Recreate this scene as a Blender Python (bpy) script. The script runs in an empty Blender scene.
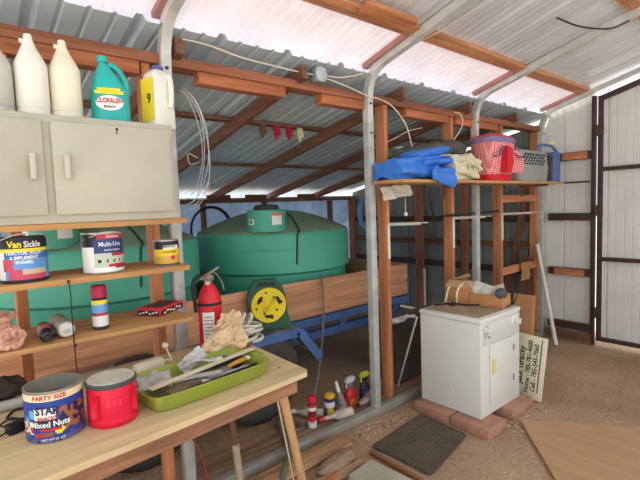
import bpy, bmesh, math, random
from mathutils import Vector, Matrix, Euler
random.seed(7)
S = bpy.context.scene
COL = S.collection
PI = math.pi

# ---------------------------------------------------------------- materials
MATS = {}
def lin(c):
    c = c/255.0
    return c/12.92 if c <= .04045 else ((c+.055)/1.055)**2.4
def M(name, rgb, rough=.6, metal=0.0, var=.12, scale=6.0, ax=None, bump=0.0, trans=0.0, emit=0.0, alpha=1.0, rgb2=None, spec=.4, sheen=0):
    if name in MATS: return MATS[name]
    m = bpy.data.materials.new(name); m.use_nodes = True
    nt = m.node_tree; b = nt.nodes['Principled BSDF']
    b.inputs['Roughness'].default_value = rough
    b.inputs['Metallic'].default_value = metal
    b.inputs['Specular IOR Level'].default_value = spec
    if trans: b.inputs['Transmission Weight'].default_value = trans
    col = [lin(v) for v in rgb]
    if var > 0 or rgb2:
        tc = nt.nodes.new('ShaderNodeTexCoord'); mp = nt.nodes.new('ShaderNodeMapping')
        s = [scale]*3
        if ax is not None:
            s = [scale*5]*3; s['xyz'.index(ax)] = scale*.35
        mp.inputs['Scale'].default_value = s
        n = nt.nodes.new('ShaderNodeTexNoise'); n.inputs['Detail'].default_value = 5; n.inputs['Scale'].default_value = 1
        n.inputs['Roughness'].default_value = .62
        nt.links.new(tc.outputs['Object'], mp.inputs['Vector']); nt.links.new(mp.outputs['Vector'], n.inputs['Vector'])
        cr = nt.nodes.new('ShaderNodeValToRGB')
        lo = [max(0, v*(1-var*1.6)) for v in col] if not rgb2 else [lin(v) for v in rgb2]
        hi = [min(1, v*(1+var)) for v in col]
        cr.color_ramp.elements[0].position = .32; cr.color_ramp.elements[0].color = lo+[1]
        cr.color_ramp.elements[1].position = .66; cr.color_ramp.elements[1].color = hi+[1]
        nt.links.new(n.outputs['Fac'], cr.inputs['Fac']); nt.links.new(cr.outputs['Color'], b.inputs['Base Color'])
        if bump:
            bp = nt.nodes.new('ShaderNodeBump'); bp.inputs['Strength'].default_value = bump; bp.inputs['Distance'].default_value = .01
            nt.links.new(n.outputs['Fac'], bp.inputs['Height']); nt.links.new(bp.outputs['Normal'], b.inputs['Normal'])
    else:
        b.inputs['Base Color'].default_value = col+[1]
    MATS[name] = m
    return m

def wood(key, rgb, ax, var=.28, rough=.75):
    return M('wood_%s_%s' % (key, ax), rgb, rough, 0, var, 5.0, ax, .25)

# ---------------------------------------------------------------- mesh builder
class B:
    def __init__(s): s.v = []; s.f = []; s.m = []
    def add(s, vs, fs, mi=0):
        o = len(s.v); s.v += [Vector(v) for v in vs]
        for k, f in enumerate(fs):
            s.f.append([o+i for i in f]); s.m.append(mi[k] if isinstance(mi, list) else mi)
        return s
    def bm(s, bm, mi=0, mat=None):
        bm.verts.index_update()
        s.add([(mat @ v.co) if mat else v.co.copy() for v in bm.verts], [[v.index for v in f.verts] for f in bm.faces], mi); bm.free()
        return s
    def obox(s, c, size, rot=None, mi=0, bev=0, seg=2):
        bm = bmesh.new(); bmesh.ops.create_cube(bm, size=1)
        for v in bm.verts: v.co = Vector((v.co.x*size[0], v.co.y*size[1], v.co.z*size[2]))
        if bev: bmesh.ops.bevel(bm, geom=bm.edges[:], offset=bev, segments=seg, affect='EDGES', profile=.5)
        if rot is None: R = Matrix.Identity(4)
        elif isinstance(rot, Matrix): R = rot.to_4x4()
        else: R = Euler(rot).to_matrix().to_4x4()
        return s.bm(bm, mi, Matrix.Translation(c) @ R)
    def box(s, x0, x1, y0, y1, z0, z1, mi=0, bev=0):
        return s.obox(((x0+x1)/2, (y0+y1)/2, (z0+z1)/2), (abs(x1-x0), abs(y1-y0), abs(z1-z0)), None, mi, bev)
    def beam(s, p0, p1, w, t, mi=0, bev=0, up=(0, 0, 1)):
        p0 = Vector(p0); p1 = Vector(p1); d = (p1-p0); L = d.length; d.normalize()
        u = Vector(up); side = d.cross(u).normalized(); u = side.cross(d)
        R = Matrix((d, side, u)).transposed()
        return s.obox((p0+p1)/2, (L, w, t), R, mi, bev)
    def tube(s, pts, r, mi=0, n=8, closed=False, flat=1.0):
        P = [Vector(p) for p in pts]; N = len(P); rr = r if isinstance(r, (list, tuple)) else [r]*N
        vs = []; fs = []; up = None
        for i in range(N):
            a = P[(i-1) % N] if (closed or i > 0) else P[i]; b = P[(i+1) % N] if (closed or i < N-1) else P[i]
            d = (b-a)
            if d.length < 1e-9: d = Vector((0, 0, 1))
            d.normalize()
            if up is None:
                up = Vector((0, 0, 1)) if abs(d.z) < .9 else Vector((1, 0, 0))
            side = d.cross(up)
            if side.length < 1e-6: side = d.cross(Vector((0, 1, 0)))
            side.normalize(); up = side.cross(d).normalized()
            for k in range(n):
                t = 2*PI*k/n
                vs.append(P[i]+side*(rr[i]*math.cos(t))+up*(rr[i]*flat*math.sin(t)))
        for i in range(N if closed else N-1):
            j = (i+1) % N
            for k in range(n):
                l = (k+1) % n; fs.append([i*n+k, i*n+l, j*n+l, j*n+k])
        if not closed:
            fs.append(list(range(n))[::-1]); fs.append([(N-1)*n+k for k in range(n)])
        return s.add(vs, fs, mi)
    def lathe(s, prof, c=(0, 0, 0), mi=0, n=28, R=None, sy=1.0, cap=True):
        # prof = [(r, z), ...]; mi may be a list with one index per band
        vs = []; fs = []; ms = []
        R = R or Matrix.Identity(3); c = Vector(c)
        for r, z in prof:
            for k in range(n):
                t = 2*PI*k/n; vs.append(c + R @ Vector((r*math.cos(t), r*sy*math.sin(t), z)))
        for i in range(len(prof)-1):
            for k in range(n):
                l = (k+1) % n; fs.append([i*n+k, i*n+l, (i+1)*n+l, (i+1)*n+k]); ms.append(mi[i] if isinstance(mi, list) else mi)
        if cap:
            fs.append(list(range(n))[::-1]); ms.append(mi[0] if isinstance(mi, list) else mi)
            fs.append([(len(prof)-1)*n+k for k in range(n)]); ms.append(mi[-1] if isinstance(mi, list) else mi)
        return s.add(vs, fs, ms)
    def loft(s, rings, mi=0, cap=True):
        n = len(rings[0]); vs = [p for r in rings for p in r]; fs = []
        for i in range(len(rings)-1):
            for k in range(n):
                l = (k+1) % n; fs.append([i*n+k, i*n+l, (i+1)*n+l, (i+1)*n+k])
        if cap: fs.append(list(range(n))[::-1]); fs.append([(len(rings)-1)*n+k for k in range(n)])
        return s.add(vs, fs, mi)
    def prism(s, poly, z0, z1, mi=0):
        n = len(poly); vs = [(p[0], p[1], z0) for p in poly]+[(p[0], p[1], z1) for p in poly]
        fs = [list(range(n))[::-1], [n+k for k in range(n)]]+[[k, (k+1) % n, n+(k+1) % n, n+k] for k in range(n)]
        return s.add(vs, fs, mi)
    def grid(s, fn, nu, nv, mi=0, cu=False):
        vs = [fn(i/nu, j/nv) for j in range(nv+1) for i in range(nu+1)]; fs = []; ms = []
        for j in range(nv):
            for i in range(nu):
                a = j*(nu+1)+i; fs.append([a, a+1, a+nu+2, a+nu+1]); ms.append(mi((i+.5)/nu, (j+.5)/nv) if callable(mi) else mi)
        return s.add(vs, fs, ms)
    def blob(s, c, r, mi=0, sub=3, amp=.2, freq=3.0, seed=0, rot=None):
        from mathutils import noise
        bm = bmesh.new(); bmesh.ops.create_icosphere(bm, subdivisions=sub, radius=1)
        R = Euler(rot).to_matrix() if rot else Matrix.Identity(3)
        for v in bm.verts:
            d = v.co.normalized(); k = 1+amp*noise.fractal(d*freq+Vector((seed*7.3, seed*3.1, 0)), 1, 2, 3)
            v.co = Vector(c) + R @ Vector((d.x*r[0]*k, d.y*r[1]*k, d.z*r[2]*k))
        return s.bm(bm, mi)
    def text(s, body, size, fmap, mi=0, bold=0.0, sx=1.0):
        cu = bpy.data.curves.new('t', 'FONT'); cu.body = body; cu.size = size; cu.align_x = 'CENTER'; cu.align_y = 'CENTER'
        cu.resolution_u = 2; cu.offset = bold*size
        ob = bpy.data.objects.new('t', cu); COL.objects.link(ob)
        dg = bpy.context.evaluated_depsgraph_get(); dg.update()
        ev = ob.evaluated_get(dg); me = ev.to_mesh()
        vs = [fmap(v.co.x*sx, v.co.y) for v in me.vertices]; fs = [list(p.vertices) for p in me.polygons]
        ev.to_mesh_clear(); bpy.data.objects.remove(ob); bpy.data.curves.remove(cu)
        return s.add(vs, fs, mi)

def cr(pts, n=8, closed=False):
    P = [Vector(p) for p in pts]; N = len(P); out = []
    for i in range(N if closed else N-1):
        p0 = P[(i-1) % N] if closed or i > 0 else P[i]; p1 = P[i]; p2 = P[(i+1) % N]; p3 = P[(i+2) % N] if closed or i < N-2 else p2
        for k in range(n):
            t = k/n
            out.append(.5*((2*p1)+(p2-p0)*t+(2*p0-5*p1+4*p2-p3)*t*t+(3*p1-p0-3*p2+p3)*t**3))
    if not closed: out.append(P[-1])
    return out

def mesh_obj(name, b, mats, parent=None, origin=None, smooth=40, solid=0, sub=0):
    if not isinstance(mats, (list, tuple)): mats = [mats]
    o0 = parent.matrix_world.translation if parent and origin is None else (origin or Vector((0, 0, 0)))
    if parent: o0 = WORLD[parent.name]
    o0 = Vector(o0)
    me = bpy.data.meshes.new(name)
    me.from_pydata([v-o0 for v in b.v], [], b.f)
    for m in mats: me.materials.append(m)
    for p, k in zip(me.polygons, b.m): p.material_index = min(k, len(mats)-1)
    bm = bmesh.new(); bm.from_mesh(me); bmesh.ops.recalc_face_normals(bm, faces=bm.faces[:]); bm.to_mesh(me); bm.free()
    if smooth:
        for p in me.polygons: p.use_smooth = True
        me.set_sharp_from_angle(angle=math.radians(smooth))
    me.update()
    o = bpy.data.objects.new(name, me); COL.objects.link(o)
    if parent: o.parent = parent; WORLD[o.name] = o0.copy()
    else: o.location = o0; WORLD[o.name] = o0.copy()
    if sub:
        md = o.modifiers.new('sub', 'SUBSURF'); md.levels = sub; md.render_levels = sub
    if solid:
        md = o.modifiers.new('solid', 'SOLIDIFY'); md.thickness = solid; md.offset = 0
    return o
WORLD = {}
def tag(o, label, cat, group=None):
    o['label'] = label; o['category'] = cat
    if group: o['group'] = group
    return o
def thing(name, label, cat, loc, group=None):
    o = bpy.data.objects.new(name, None); COL.objects.link(o); o.location = loc; o.empty_display_size = .05
    WORLD[o.name] = Vector(loc)
    return tag(o, label, cat, group)
def part(name, b, mats, parent, label=None, **k):
    o = mesh_obj(name, b, mats, parent, **k)
    if label: o['label'] = label
    return o
def solo(name, b, mats, label, cat, group=None, **k):
    xs = [v.x for v in b.v]; ys = [v.y for v in b.v]; zs = [v.z for v in b.v]
    return tag(mesh_obj(name, b, mats, None, origin=Vector(((min(xs)+max(xs))/2, (min(ys)+max(ys))/2, min(zs))), **k), label, cat, group)
def struct(name, b, mats, parent=None, **k):
    o = mesh_obj(name, b, mats, parent, **k)
    if not parent: o['kind'] = 'structure'
    return o
def copy_thing(o, loc, label=None):
    c = o.copy(); COL.objects.link(c); c.location = loc; WORLD[c.name] = Vector(loc)
    if label: c['label'] = label
    for ch in [x for x in bpy.data.objects if x.parent == o]:
        d = ch.copy(); COL.objects.link(d); d.parent = c
        for g in [x for x in bpy.data.objects if x.parent == ch]:
            e = g.copy(); COL.objects.link(e); e.parent = d
    return c
def flat(o, ux, uy):
    o = Vector(o); ux = Vector(ux).normalized(); uy = Vector(uy).normalized()
    return lambda x, y: o+ux*x+uy*y
def cyl(c, r, z, a0, sy=1.0, lift=.0008):
    return lambda x, y: Vector((c[0]+(r+lift)*math.cos(a0+x/r), c[1]+(r*sy+lift)*math.sin(a0+x/r), z+y))

# ---------------------------------------------------------------- palette
galv = M('galvanized_steel', (204, 204, 198), .42, .12, .12, 9, None)
galv_d = M('dull_galvanized_steel', (184, 185, 179), .5, .12, .14, 9)
sheet_w = M('ribbed_wall_sheet', (224, 222, 214), .5, 0, .05, 3)
sheet_b = M('skylight_tinted_sheet', (164, 190, 222), .5, 0, .14, 4)  # plain galvanized sheet; the blue of the skylight is put into its colour
sheet_r = M('grey_roof_sheet', (228, 233, 238), .3, .4, .05, 3)
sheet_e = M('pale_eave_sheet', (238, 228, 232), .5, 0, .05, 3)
def translucent(m, f):
    nt = m.node_tree; b = nt.nodes['Principled BSDF']; o = nt.nodes['Material Output']
    tr = nt.nodes.new('ShaderNodeBsdfTranslucent'); mx = nt.nodes.new('ShaderNodeMixShader'); mx.inputs[0].default_value = f
    for l in list(nt.links):
        if l.to_socket == b.inputs['Base Color']: nt.links.new(l.from_socket, tr.inputs['Color'])
    nt.links.new(b.outputs[0], mx.inputs[1]); nt.links.new(tr.outputs[0], mx.inputs[2]); nt.links.new(mx.outputs[0], o.inputs['Surface'])
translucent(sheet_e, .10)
sheet_l = M('side_roof_sheet', (186, 198, 204), .5, 0, .06, 3)
brown = M('brown_painted_steel', (74, 52, 48), .5, .1, .15, 8)
black = M('black_plastic', (28, 28, 30), .5, 0, .1, 8)
blackwire = M('black_rubber_cable', (26, 26, 28), .6, 0, .1, 8)
white = M('white_plastic', (226, 224, 214), .45, 0, .05, 8)
whitewire = M('white_cable_sheath', (225, 215, 190), .5, 0, .05, 8)
OR = lambda ax: wood('orange', (196, 128, 84), ax)
DK = lambda ax: wood('dark', (122, 82, 60), ax)
RD = lambda ax: wood('reddish', (172, 110, 78), ax)
SH = lambda ax: wood('shelf', (196, 146, 92), ax, .16)

# ---------------------------------------------------------------- shared geometry
def zm(x):   # main roof underside
    return 2.612+.27*x if x < 3 else 2.612+.27*(6-x)
def zl(x):   # side (lean-to) roof underside
    return 2.52+.203*(x-.05)

def ribs(t0, t1, pitch=.29, h=.02, off=0.0, minor=3, w=1.0):
    pts = [(t0, 0.0)]
    k = math.floor((t0-off)/pitch)
    while off+k*pitch < t1+pitch:
        c = off+k*pitch
        cand = [(c-.032*w, 0), (c-.014*w, h), (c+.014*w, h), (c+.032*w, 0)]
        for q in range(1, minor+1):
            m = c+pitch*q/(minor+1)
            cand += [(m-.014*w, 0), (m-.006*w, h*.34), (m+.006*w, h*.34), (m+.014*w, 0)]
        for p in cand:
            if t0 < p[0] < t1: pts.append(p)
        k += 1
    pts.append((t1, 0.0))
    return sorted(pts)
def roof_sheet(x0, x1, y0, y1, zf, pitch, off, n=1, h=.02):
    b = B(); pr = ribs(y0, y1, pitch, h, off); N = len(pr)
    xs = [x0+(x1-x0)*i/n for i in range(n+1)]
    b.v = [Vector((x, t, zf(x)+o)) for x in xs for t, o in pr]
    for i in range(n):
        for k in range(N-1): b.f.append([i*N+k, i*N+k+1, (i+1)*N+k+1, (i+1)*N+k]); b.m.append(0)
    return b
def wall_sheet(axis, const, t0, t1, zb, zt, outward, pitch=.29, off=0.0, h=.018):
    b = B(); pr = ribs(t0, t1, pitch, h, off, 3, .42); N = len(pr)
    for row in (0, 1):
        for t, o in pr:
            z = (zb(t) if callable(zb) else zb) if row == 0 else (zt(t) if callable(zt) else zt)
            c = const+outward*o
            b.v.append(Vector((t, c, z)) if axis == 'x' else Vector((c, t, z)))
    for k in range(N-1): b.f.append([k, k+1, N+k+1, N+k]); b.m.append(0)
    return b

# ---------------------------------------------------------------- ground
def ground_mat():
    m = bpy.data.materials.new('dirt'); m.use_nodes = True; nt = m.node_tree; b = nt.nodes['Principled BSDF']
    b.inputs['Roughness'].default_value = .95; b.inputs['Specular IOR Level'].default_value = .1
    tc = nt.nodes.new('ShaderNodeTexCoord')
    def noise(sc, det=6):
        n = nt.nodes.new('ShaderNodeTexNoise'); n.inputs['Scale'].default_value = sc; n.inputs['Detail'].default_value = det
        nt.links.new(tc.outputs['Object'], n.inputs['Vector']); return n
    a = noise(1.3); c = noise(75, 5)
    r1 = nt.nodes.new('ShaderNodeValToRGB'); r1.color_ramp.elements[0].position = .3; r1.color_ramp.elements[1].position = .7
    r1.color_ramp.elements[0].color = [lin(v) for v in (164, 134, 108)]+[1]; r1.color_ramp.elements[1].color = [lin(v) for v in (204, 172, 142)]+[1]
    r2 = nt.nodes.new('ShaderNodeValToRGB'); r2.color_ramp.elements[0].position = .35; r2.color_ramp.elements[1].position = .68
    r2.color_ramp.elements[0].color = (.72, .7, .68, 1); r2.color_ramp.elements[1].color = (1.12, 1.1, 1.08, 1)
    mx = nt.nodes.new('ShaderNodeMix'); mx.data_type = 'RGBA'; mx.blend_type = 'MULTIPLY'; mx.inputs[0].default_value = 1
    nt.links.new(a.outputs['Fac'], r1.inputs['Fac']); nt.links.new(c.outputs['Fac'], r2.inputs['Fac'])
    nt.links.new(r1.outputs['Color'], mx.inputs[6]); nt.links.new(r2.outputs['Color'], mx.inputs[7])
    nt.links.new(mx.outputs[2], b.inputs['Base Color'])
    bp = nt.nodes.new('ShaderNodeBump'); bp.inputs['Strength'].default_value = .7; bp.inputs['Distance'].default_value = .02
    nt.links.new(c.outputs['Fac'], bp.inputs['Height']); nt.links.new(bp.outputs['Normal'], b.inputs['Normal'])
    return m
g = B()
def gz(x, y):
    from mathutils import noise
    return .012*noise.noise(Vector((x*1.7, y*1.7, 0)))+.006*noise.noise(Vector((x*6, y*6, 3)))-.006
g.grid(lambda u, v: Vector((-3.6+7.1*u, -1.2+7*v, gz(-3.6+7.1*u, -1.2+7*v))), 120, 100)
def ring(a, b_):   # wide surroundings
    g.add([a[0], a[1], b_[1], b_[0]], [[0, 1, 2, 3]])
X0, X1, Y0, Y1 = -3.6, 3.5, -1.2, 5.8; L = 40
for q in ([(-L, -L), (L, -L), (X1, Y0), (X0, Y0)], [(L, -L), (L, L), (X1, Y1), (X1, Y0)], [(L, L), (-L, L), (X0, Y1), (X1, Y1)], [(-L, L), (-L, -L), (X0, Y0), (X0, Y1)]):
    g.add([(p[0], p[1], -.006) for p in q], [[0, 1, 2, 3]], 1)
struct('floor', g, [ground_mat(), M('pale_bounce_ground', (196, 190, 182), .95, 0, .12, 9)])  # outer ground is unseen, made pale grey to keep bounced light neutral

# ---------------------------------------------------------------- roof, walls
struct('ceiling', roof_sheet(.43, 2.9, -.6, 5.29, lambda x: zm(x)+.003, .29, .05, h=.03), sheet_r)
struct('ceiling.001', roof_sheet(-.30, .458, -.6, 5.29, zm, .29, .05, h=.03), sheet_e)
struct('ceiling.002', roof_sheet(-3.5, .05, -.7, 5.34, zl, .436, .335, h=.028), sheet_l)
ARCH_X = [(-.0285, 2.36), (-.02, 2.43), (.01, 2.505), (.06, 2.56), (.13, 2.595), (.22, 2.62), (.36, 2.655)]
def arch_top(x):
    pts = [(-.0285, 2.36)]+ARCH_X[1:]
    if x >= .36: return 2.655+.27*(x-.36)
    for (a, za), (c, zc) in zip(pts, pts[1:]):
        if a <= x <= c: return za+(zc-za)*(x-a)/(c-a)
    return 2.36
struct('wall_far', wall_sheet('x', 5.30, -.03, .50, .01, lambda x: arch_top(x)-.01, 1, .3, .19), sheet_w)
struct('wall_far_left', wall_sheet('x', 5.30, -3.2, -.032, .02, lambda x: zl(x)-.045, 1, .3, .1), M('shaded_galvanized_sheet', (138, 144, 138), .5, .1, .12, 3))  # wall sheet in a darker copy, the bay's shade put into its colour
translucent(sheet_b, .13)  # light let through the back wall to brighten it
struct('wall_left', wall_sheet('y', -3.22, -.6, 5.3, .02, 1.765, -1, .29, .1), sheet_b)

# ---------------------------------------------------------------- steel arches
arch_lab = {.908: 'galvanized steel arch with its post at the right end of the cream cabinet',
            2.405: 'galvanized steel arch with its post beside the spray bottles and blue tarp',
            3.845: 'galvanized steel arch whose post rises behind the red picnic bag',
            5.235: 'galvanized steel arch against the far wall beside the brown door post'}
def make_arch(y):
    t = thing('steel_arch', arch_lab[y], 'steel frame', (-.0285, y, .06), 'galvanized carport arches')
    b = B(); b.box(-.057, 0, y-.0285, y+.0285, .055, 2.2, bev=.004); part('post', b, galv_d, t)
    h = .0265
    path = [(-.0285, 2.2)]+ARCH_X+[(2.9, 2.655+.27*2.54)]
    rings = []
    for i, (x, z) in enumerate(path):
        a = path[max(i-1, 0)]; c = path[min(i+1, len(path)-1)]
        d = Vector((c[0]-a[0], 0, c[1]-a[1])).normalized(); nrm = Vector((-d.z, 0, d.x))
        p = Vector((x, y, z))
        rings.append([p+nrm*h+Vector((0, h, 0)), p+nrm*h-Vector((0, h, 0)), p-nrm*h-Vector((0, h, 0)), p-nrm*h+Vector((0, h, 0))])
    b = B(); b.loft(rings); part('bow', b, galv, t, smooth=25)
    b = B()
    for z in (2.33, 2.12): b.lathe([(.009, 0), (.009, .006), (.004, .009)], (0.0, y, z), R=Matrix.Rotation(PI/2, 3, 'Y'), n=10)
    part('bolt', b, M('dark_bolt', (70, 72, 72), .4, .6), t)
    return t
for y in arch_lab: make_arch(y)
# red wooden strips lying on the arches at the eave
nm = {.908: 'nearest the cabinet', 2.405: 'above the blue tarp', 3.845: 'above the red picnic bag', 5.235: 'at the far wall'}
for y in arch_lab:
    b = B(); b.beam((-.02, y-.03, zm(-.02)-.021), (.37, y-.03, zm(.37)-.021), .05, .034)
    solo('furring_strip', b, M('red_brown_strip', (186, 132, 122), .7, 0, .15), 'reddish furring strip along the top of the steel arch '+nm[y], 'wood strip', 'reddish strips on the arches')
# purlins under main roof
for x, lab in ((.42, 'long wooden purlin under the roof nearest the eave'), (1.24, 'long wooden purlin under the roof at the top right corner'), (2.05, 'wooden purlin under the roof near its open edge')):
    b = B(); sl = math.atan(.27)
    b.obox((x, 2.35, zm(x)-.0205), (.09, 5.86, .037), (0, -sl, 0))
    solo('purlin', b, wood('purlin', (196, 136, 94), 'y'), lab, 'roof timber', 'roof purlins')
b = B(); b.obox((.50, 2.05, zm(.50)-.058), (.085, .42, .036), (0, -math.atan(.27), 0))
solo('splice_block', b, OR('y'), 'short wooden splice board under the long purlin left of the steel arch', 'wood block')

# ---------------------------------------------------------------- eave ledger and side roof timbers
b = B(); b.box(-.145, -.03, -1.0, 5.26, 2.355, 2.408, bev=.003)
solo('ledger_beam', b, wood('ledger', (148, 92, 64), 'y'), 'long reddish wooden ledger beam running along the eave above the cabinet', 'beam')
segs = [(-1.0, .785, 'above the white jugs on the cabinet'), (1.10, 1.68, 'to the right of the nearest steel arch'), (1.98, 2.38, 'left of the arch beside the blue tarp'), (2.86, 3.44, 'above the dark cover roll'), (3.56, 4.3, 'above the red picnic bag')]
for y0, y1, w in segs:
    b = B(); b.box(-.115, -.04, y0, y1, 2.29, 2.355, bev=.003)
    solo('header_board', b, wood('header', (176, 106, 68), 'y'), 'short reddish header board under the ledger beam '+w, 'wood board', 'header boards under the ledger')
raf = [(-.05, 'over the white jugs'), (.97, 'just past the wall cabinet'), (1.78, 'behind the grey junction box'), (2.75, 'above the blue tarp'), (3.68, 'above the red picnic bag'), (4.55, 'next to the far corner')]
for y, w in raf:
    b = B(); b.beam((.03, y, zl(.03)-.070), (-3.35, y, zl(-3.35)-.070), .04, .088)
    solo('rafter', b, DK('x'), 'dark wooden rafter sloping down under the side roof '+w, 'roof timber', 'side roof rafters')
for x, w in ((-.93, 'nearer the ledger, carrying the red clips'), (-2.05, 'lower, nearer the bluish back wall'),):
    b = B(); b.beam((x, -.7, zl(x)-.0135), (x, 5.25, zl(x)-.0135), .09, .024)
    solo('roof_batten', b, DK('y'), 'thin dark wooden batten along the side roof '+w, 'roof timber', 'side roof battens')
b = B(); b.box(-3.21, -3.12, -.6, 5.25, 1.69, 1.742)
solo('wall_plate', b, DK('y'), 'dark wooden plate along the top of the bluish back wall', 'beam')
bl = [(.5, 'leftmost'), (2.62, 'above the black hose ring'), (3.2, 'left of the tank lid'), (4.12, 'right of the tank lid')]
for k, (y, w) in enumerate(bl):
    b = B(); b.box(-3.2, -3.16, y, y+.34, 1.742, 1.80)
    solo('blocking_board', b, DK('y'), 'dark wooden block in the bright gap above the back wall, '+w, 'wood block', 'blocks on the back wall plate')
for y in (1.6, 2.55, 3.5, 4.75):
    b = B(); b.box(-3.21, -3.12, y-.02, y+.02, 0, 1.69)
    solo('wall_stud', b, DK('z'), 'dark stud on the bluish back wall '+{1.6: 'behind the left green tank', 2.55: 'behind the black hose ring', 3.5: 'behind the green tank lid', 4.75: 'close to the far corner'}[y], 'stud', 'back wall studs')

# studs of the eave wall
studs = [(.22, 'at the left edge of the photo behind the shelves', 2.29), (.82, 'behind the shelves beside the nearest steel post', 2.355), (2.625, 'right beside the steel post at the blue tarp', 2.355), (3.51, 'behind the cardboard boxes on the dryer', 2.355), (4.39, 'below the red picnic bag', 2.355), (5.215, 'at the far corner near the leaning white pole', 2.355)]
for y, w, zt in studs:
    b = B(); b.box(-.145, -.055, y-.021, y+.021, .042, zt, bev=.002)
    solo('wall_stud', b, OR('z'), 'orange wooden stud '+w, 'stud', 'eave wall studs')
b = B(); b.box(-.2, -.065, -1.8, 5.25, -.005, .042, bev=.004)
solo('sill_board', b, wood('sill', (150, 118, 92), 'y'), 'dusty wooden sill board on the ground under the studs', 'board')
b = B(); b.box(-.0565, .008, -2.3, 5.29, -.005, .056, bev=.006)
solo('base_rail', b, M('dusty_steel_rail', (158, 152, 140), .6, .1, .16, 7), 'long galvanized steel base rail on the ground beside the bottles', 'rail')
b = B(); b.box(-.1, -.062, 4.41, 5.194, .805, .885)
solo('blocking_board', b, OR('y'), 'orange horizontal board between the last two studs behind the leaning pole', 'board')
b = B(); b.box(-.1, -.062, 4.41, 5.194, 1.57, 1.645)
solo('blocking_board', b, OR('y'), 'orange horizontal board just under the upper shelf between the last two studs', 'board')

# end wall of the side bay
for z, w, m in ((1.366, 'uppermost', brown), (1.047, 'middle', DK('x')), (.74, 'lowest', brown)):
    b = B(); b.box(-3.1, -.17, 5.235, 5.285, z-.038, z+.038)
    solo('wall_girt', b, m, w+' horizontal girt across the dim end wall of the side bay', 'girt', 'side bay end wall girts')
for x, w in ((-1.74, 'in the middle of'), (-3.13, 'at the left corner of')):
    b = B(); b.box(x-.06, x+.06, 5.185, 5.233, 0, zl(x)-.12)
    solo('wall_post', b, RD('z'), 'brown wooden post '+w+' the dim end wall', 'post', 'side bay end wall posts')
b = B(); b.beam((-1.0, 5.21, .3), (-1.0, 5.21, 1.95), .09, .04, up=(0, 1, 0))
solo('wall_post', b, RD('z'), 'brown wooden post right of centre on the dim end wall', 'post', 'side bay end wall posts')
b = B(); b.beam((-.5, 5.21, .0), (-.18, 5.21, 1.75), .07, .035, up=(0, 1, 0))
solo('brace_board', b, DK('z'), 'dark diagonal brace board beside the far corner stud', 'board')

# far wall girts and brown door
yb = 5.255
def girt(name, z0, z1, mats, lab, x1=.485, x0=.05, wx=None):
    b = B(); b.box(x0, x1, yb-.022, yb+.028, z0, z1, 0)
    if wx: b.box(wx[0], wx[1], yb-.034, yb-.023, z0+.006, z1-.006, 1)
    solo(name, b, mats, lab, 'girt', 'far wall girts')
girt('wall_girt', 1.345, 1.425, [brown], 'dark brown steel girt on the pale far wall below the upper shelf')
girt('wall_girt', .735, .815, [brown, OR('x')], 'wood-faced girt on the pale far wall at mid height beside the leaning pole', wx=(.12, .43))
girt('wall_girt', 2.0, 2.085, [brown, OR('x')], 'wood-faced girt on the pale far wall above the blue crate', wx=(.2, .45))
girt('wall_girt', .13, .21, [brown], 'dark brown steel girt along the bottom of the pale far wall')
b = B(); b.beam((.03, 5.23, .06), (.5, 5.23, .06), .03, .1); 
solo('kick_board', b, DK('x'), 'dark wooden kick board on the ground below the far wall', 'board')
b = B(); b.box(.488, .53, yb-.03, yb+.015, .0, 2.64, bev=.003)
solo('door_post', b, brown, 'dark brown steel door post at the edge of the pale far wall', 'post')
d = thing('door_1', 'x', 'door', (.55, yb, 0)); 
for k in ('label', 'category'): del d[k]
d['kind'] = 'structure'
b = B(); b.box(.548, .592, yb-.03, yb+.015, .06, 2.63)
sl = .27; hd = lambda x: 2.635+.27*(x-.57)
b.beam((.55, yb-.007, hd(.55)-.03), (2.9, yb-.007, hd(2.9)-.03), .04, .05)
for z in (1.88, .939): b.box(.592, 2.9, yb-.028, yb+.012, z-.02, z+.02)
b.box(.55, 2.9, yb-.028, yb+.012, .055, .095); b.box(2.86, 2.9, yb-.03, yb+.015, .055, hd(2.88))
part('door_frame', b, brown, d)
part('door_panel', wall_sheet('x', yb+.018, .592, 2.88, .07, lambda x: hd(x)-.03, 1, .3, .03), sheet_w, d)
for z in (2.28, 1.45, .36):
    b = B(); b.box(.515, .606, yb-.042, yb-.030, z-.05, z+.05, bev=.003); b.tube([(.538, yb-.04, z-.06), (.538, yb-.04, z+.06)], .012, n=10); part('hinge', b, brown, d)
b = B(); b.box(2.92, 5.98, 5.29, 5.31, 0.02, .03)
struct('wall_far_right', wall_sheet('x', 5.30, 2.92, 6.0, .05, lambda x: zm(x)-.12, 1, .3, .03), sheet_w)
b = B(); b.beam((.6, 5.2, .0), (3.0, 5.2, .0), .1, .08)

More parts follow.
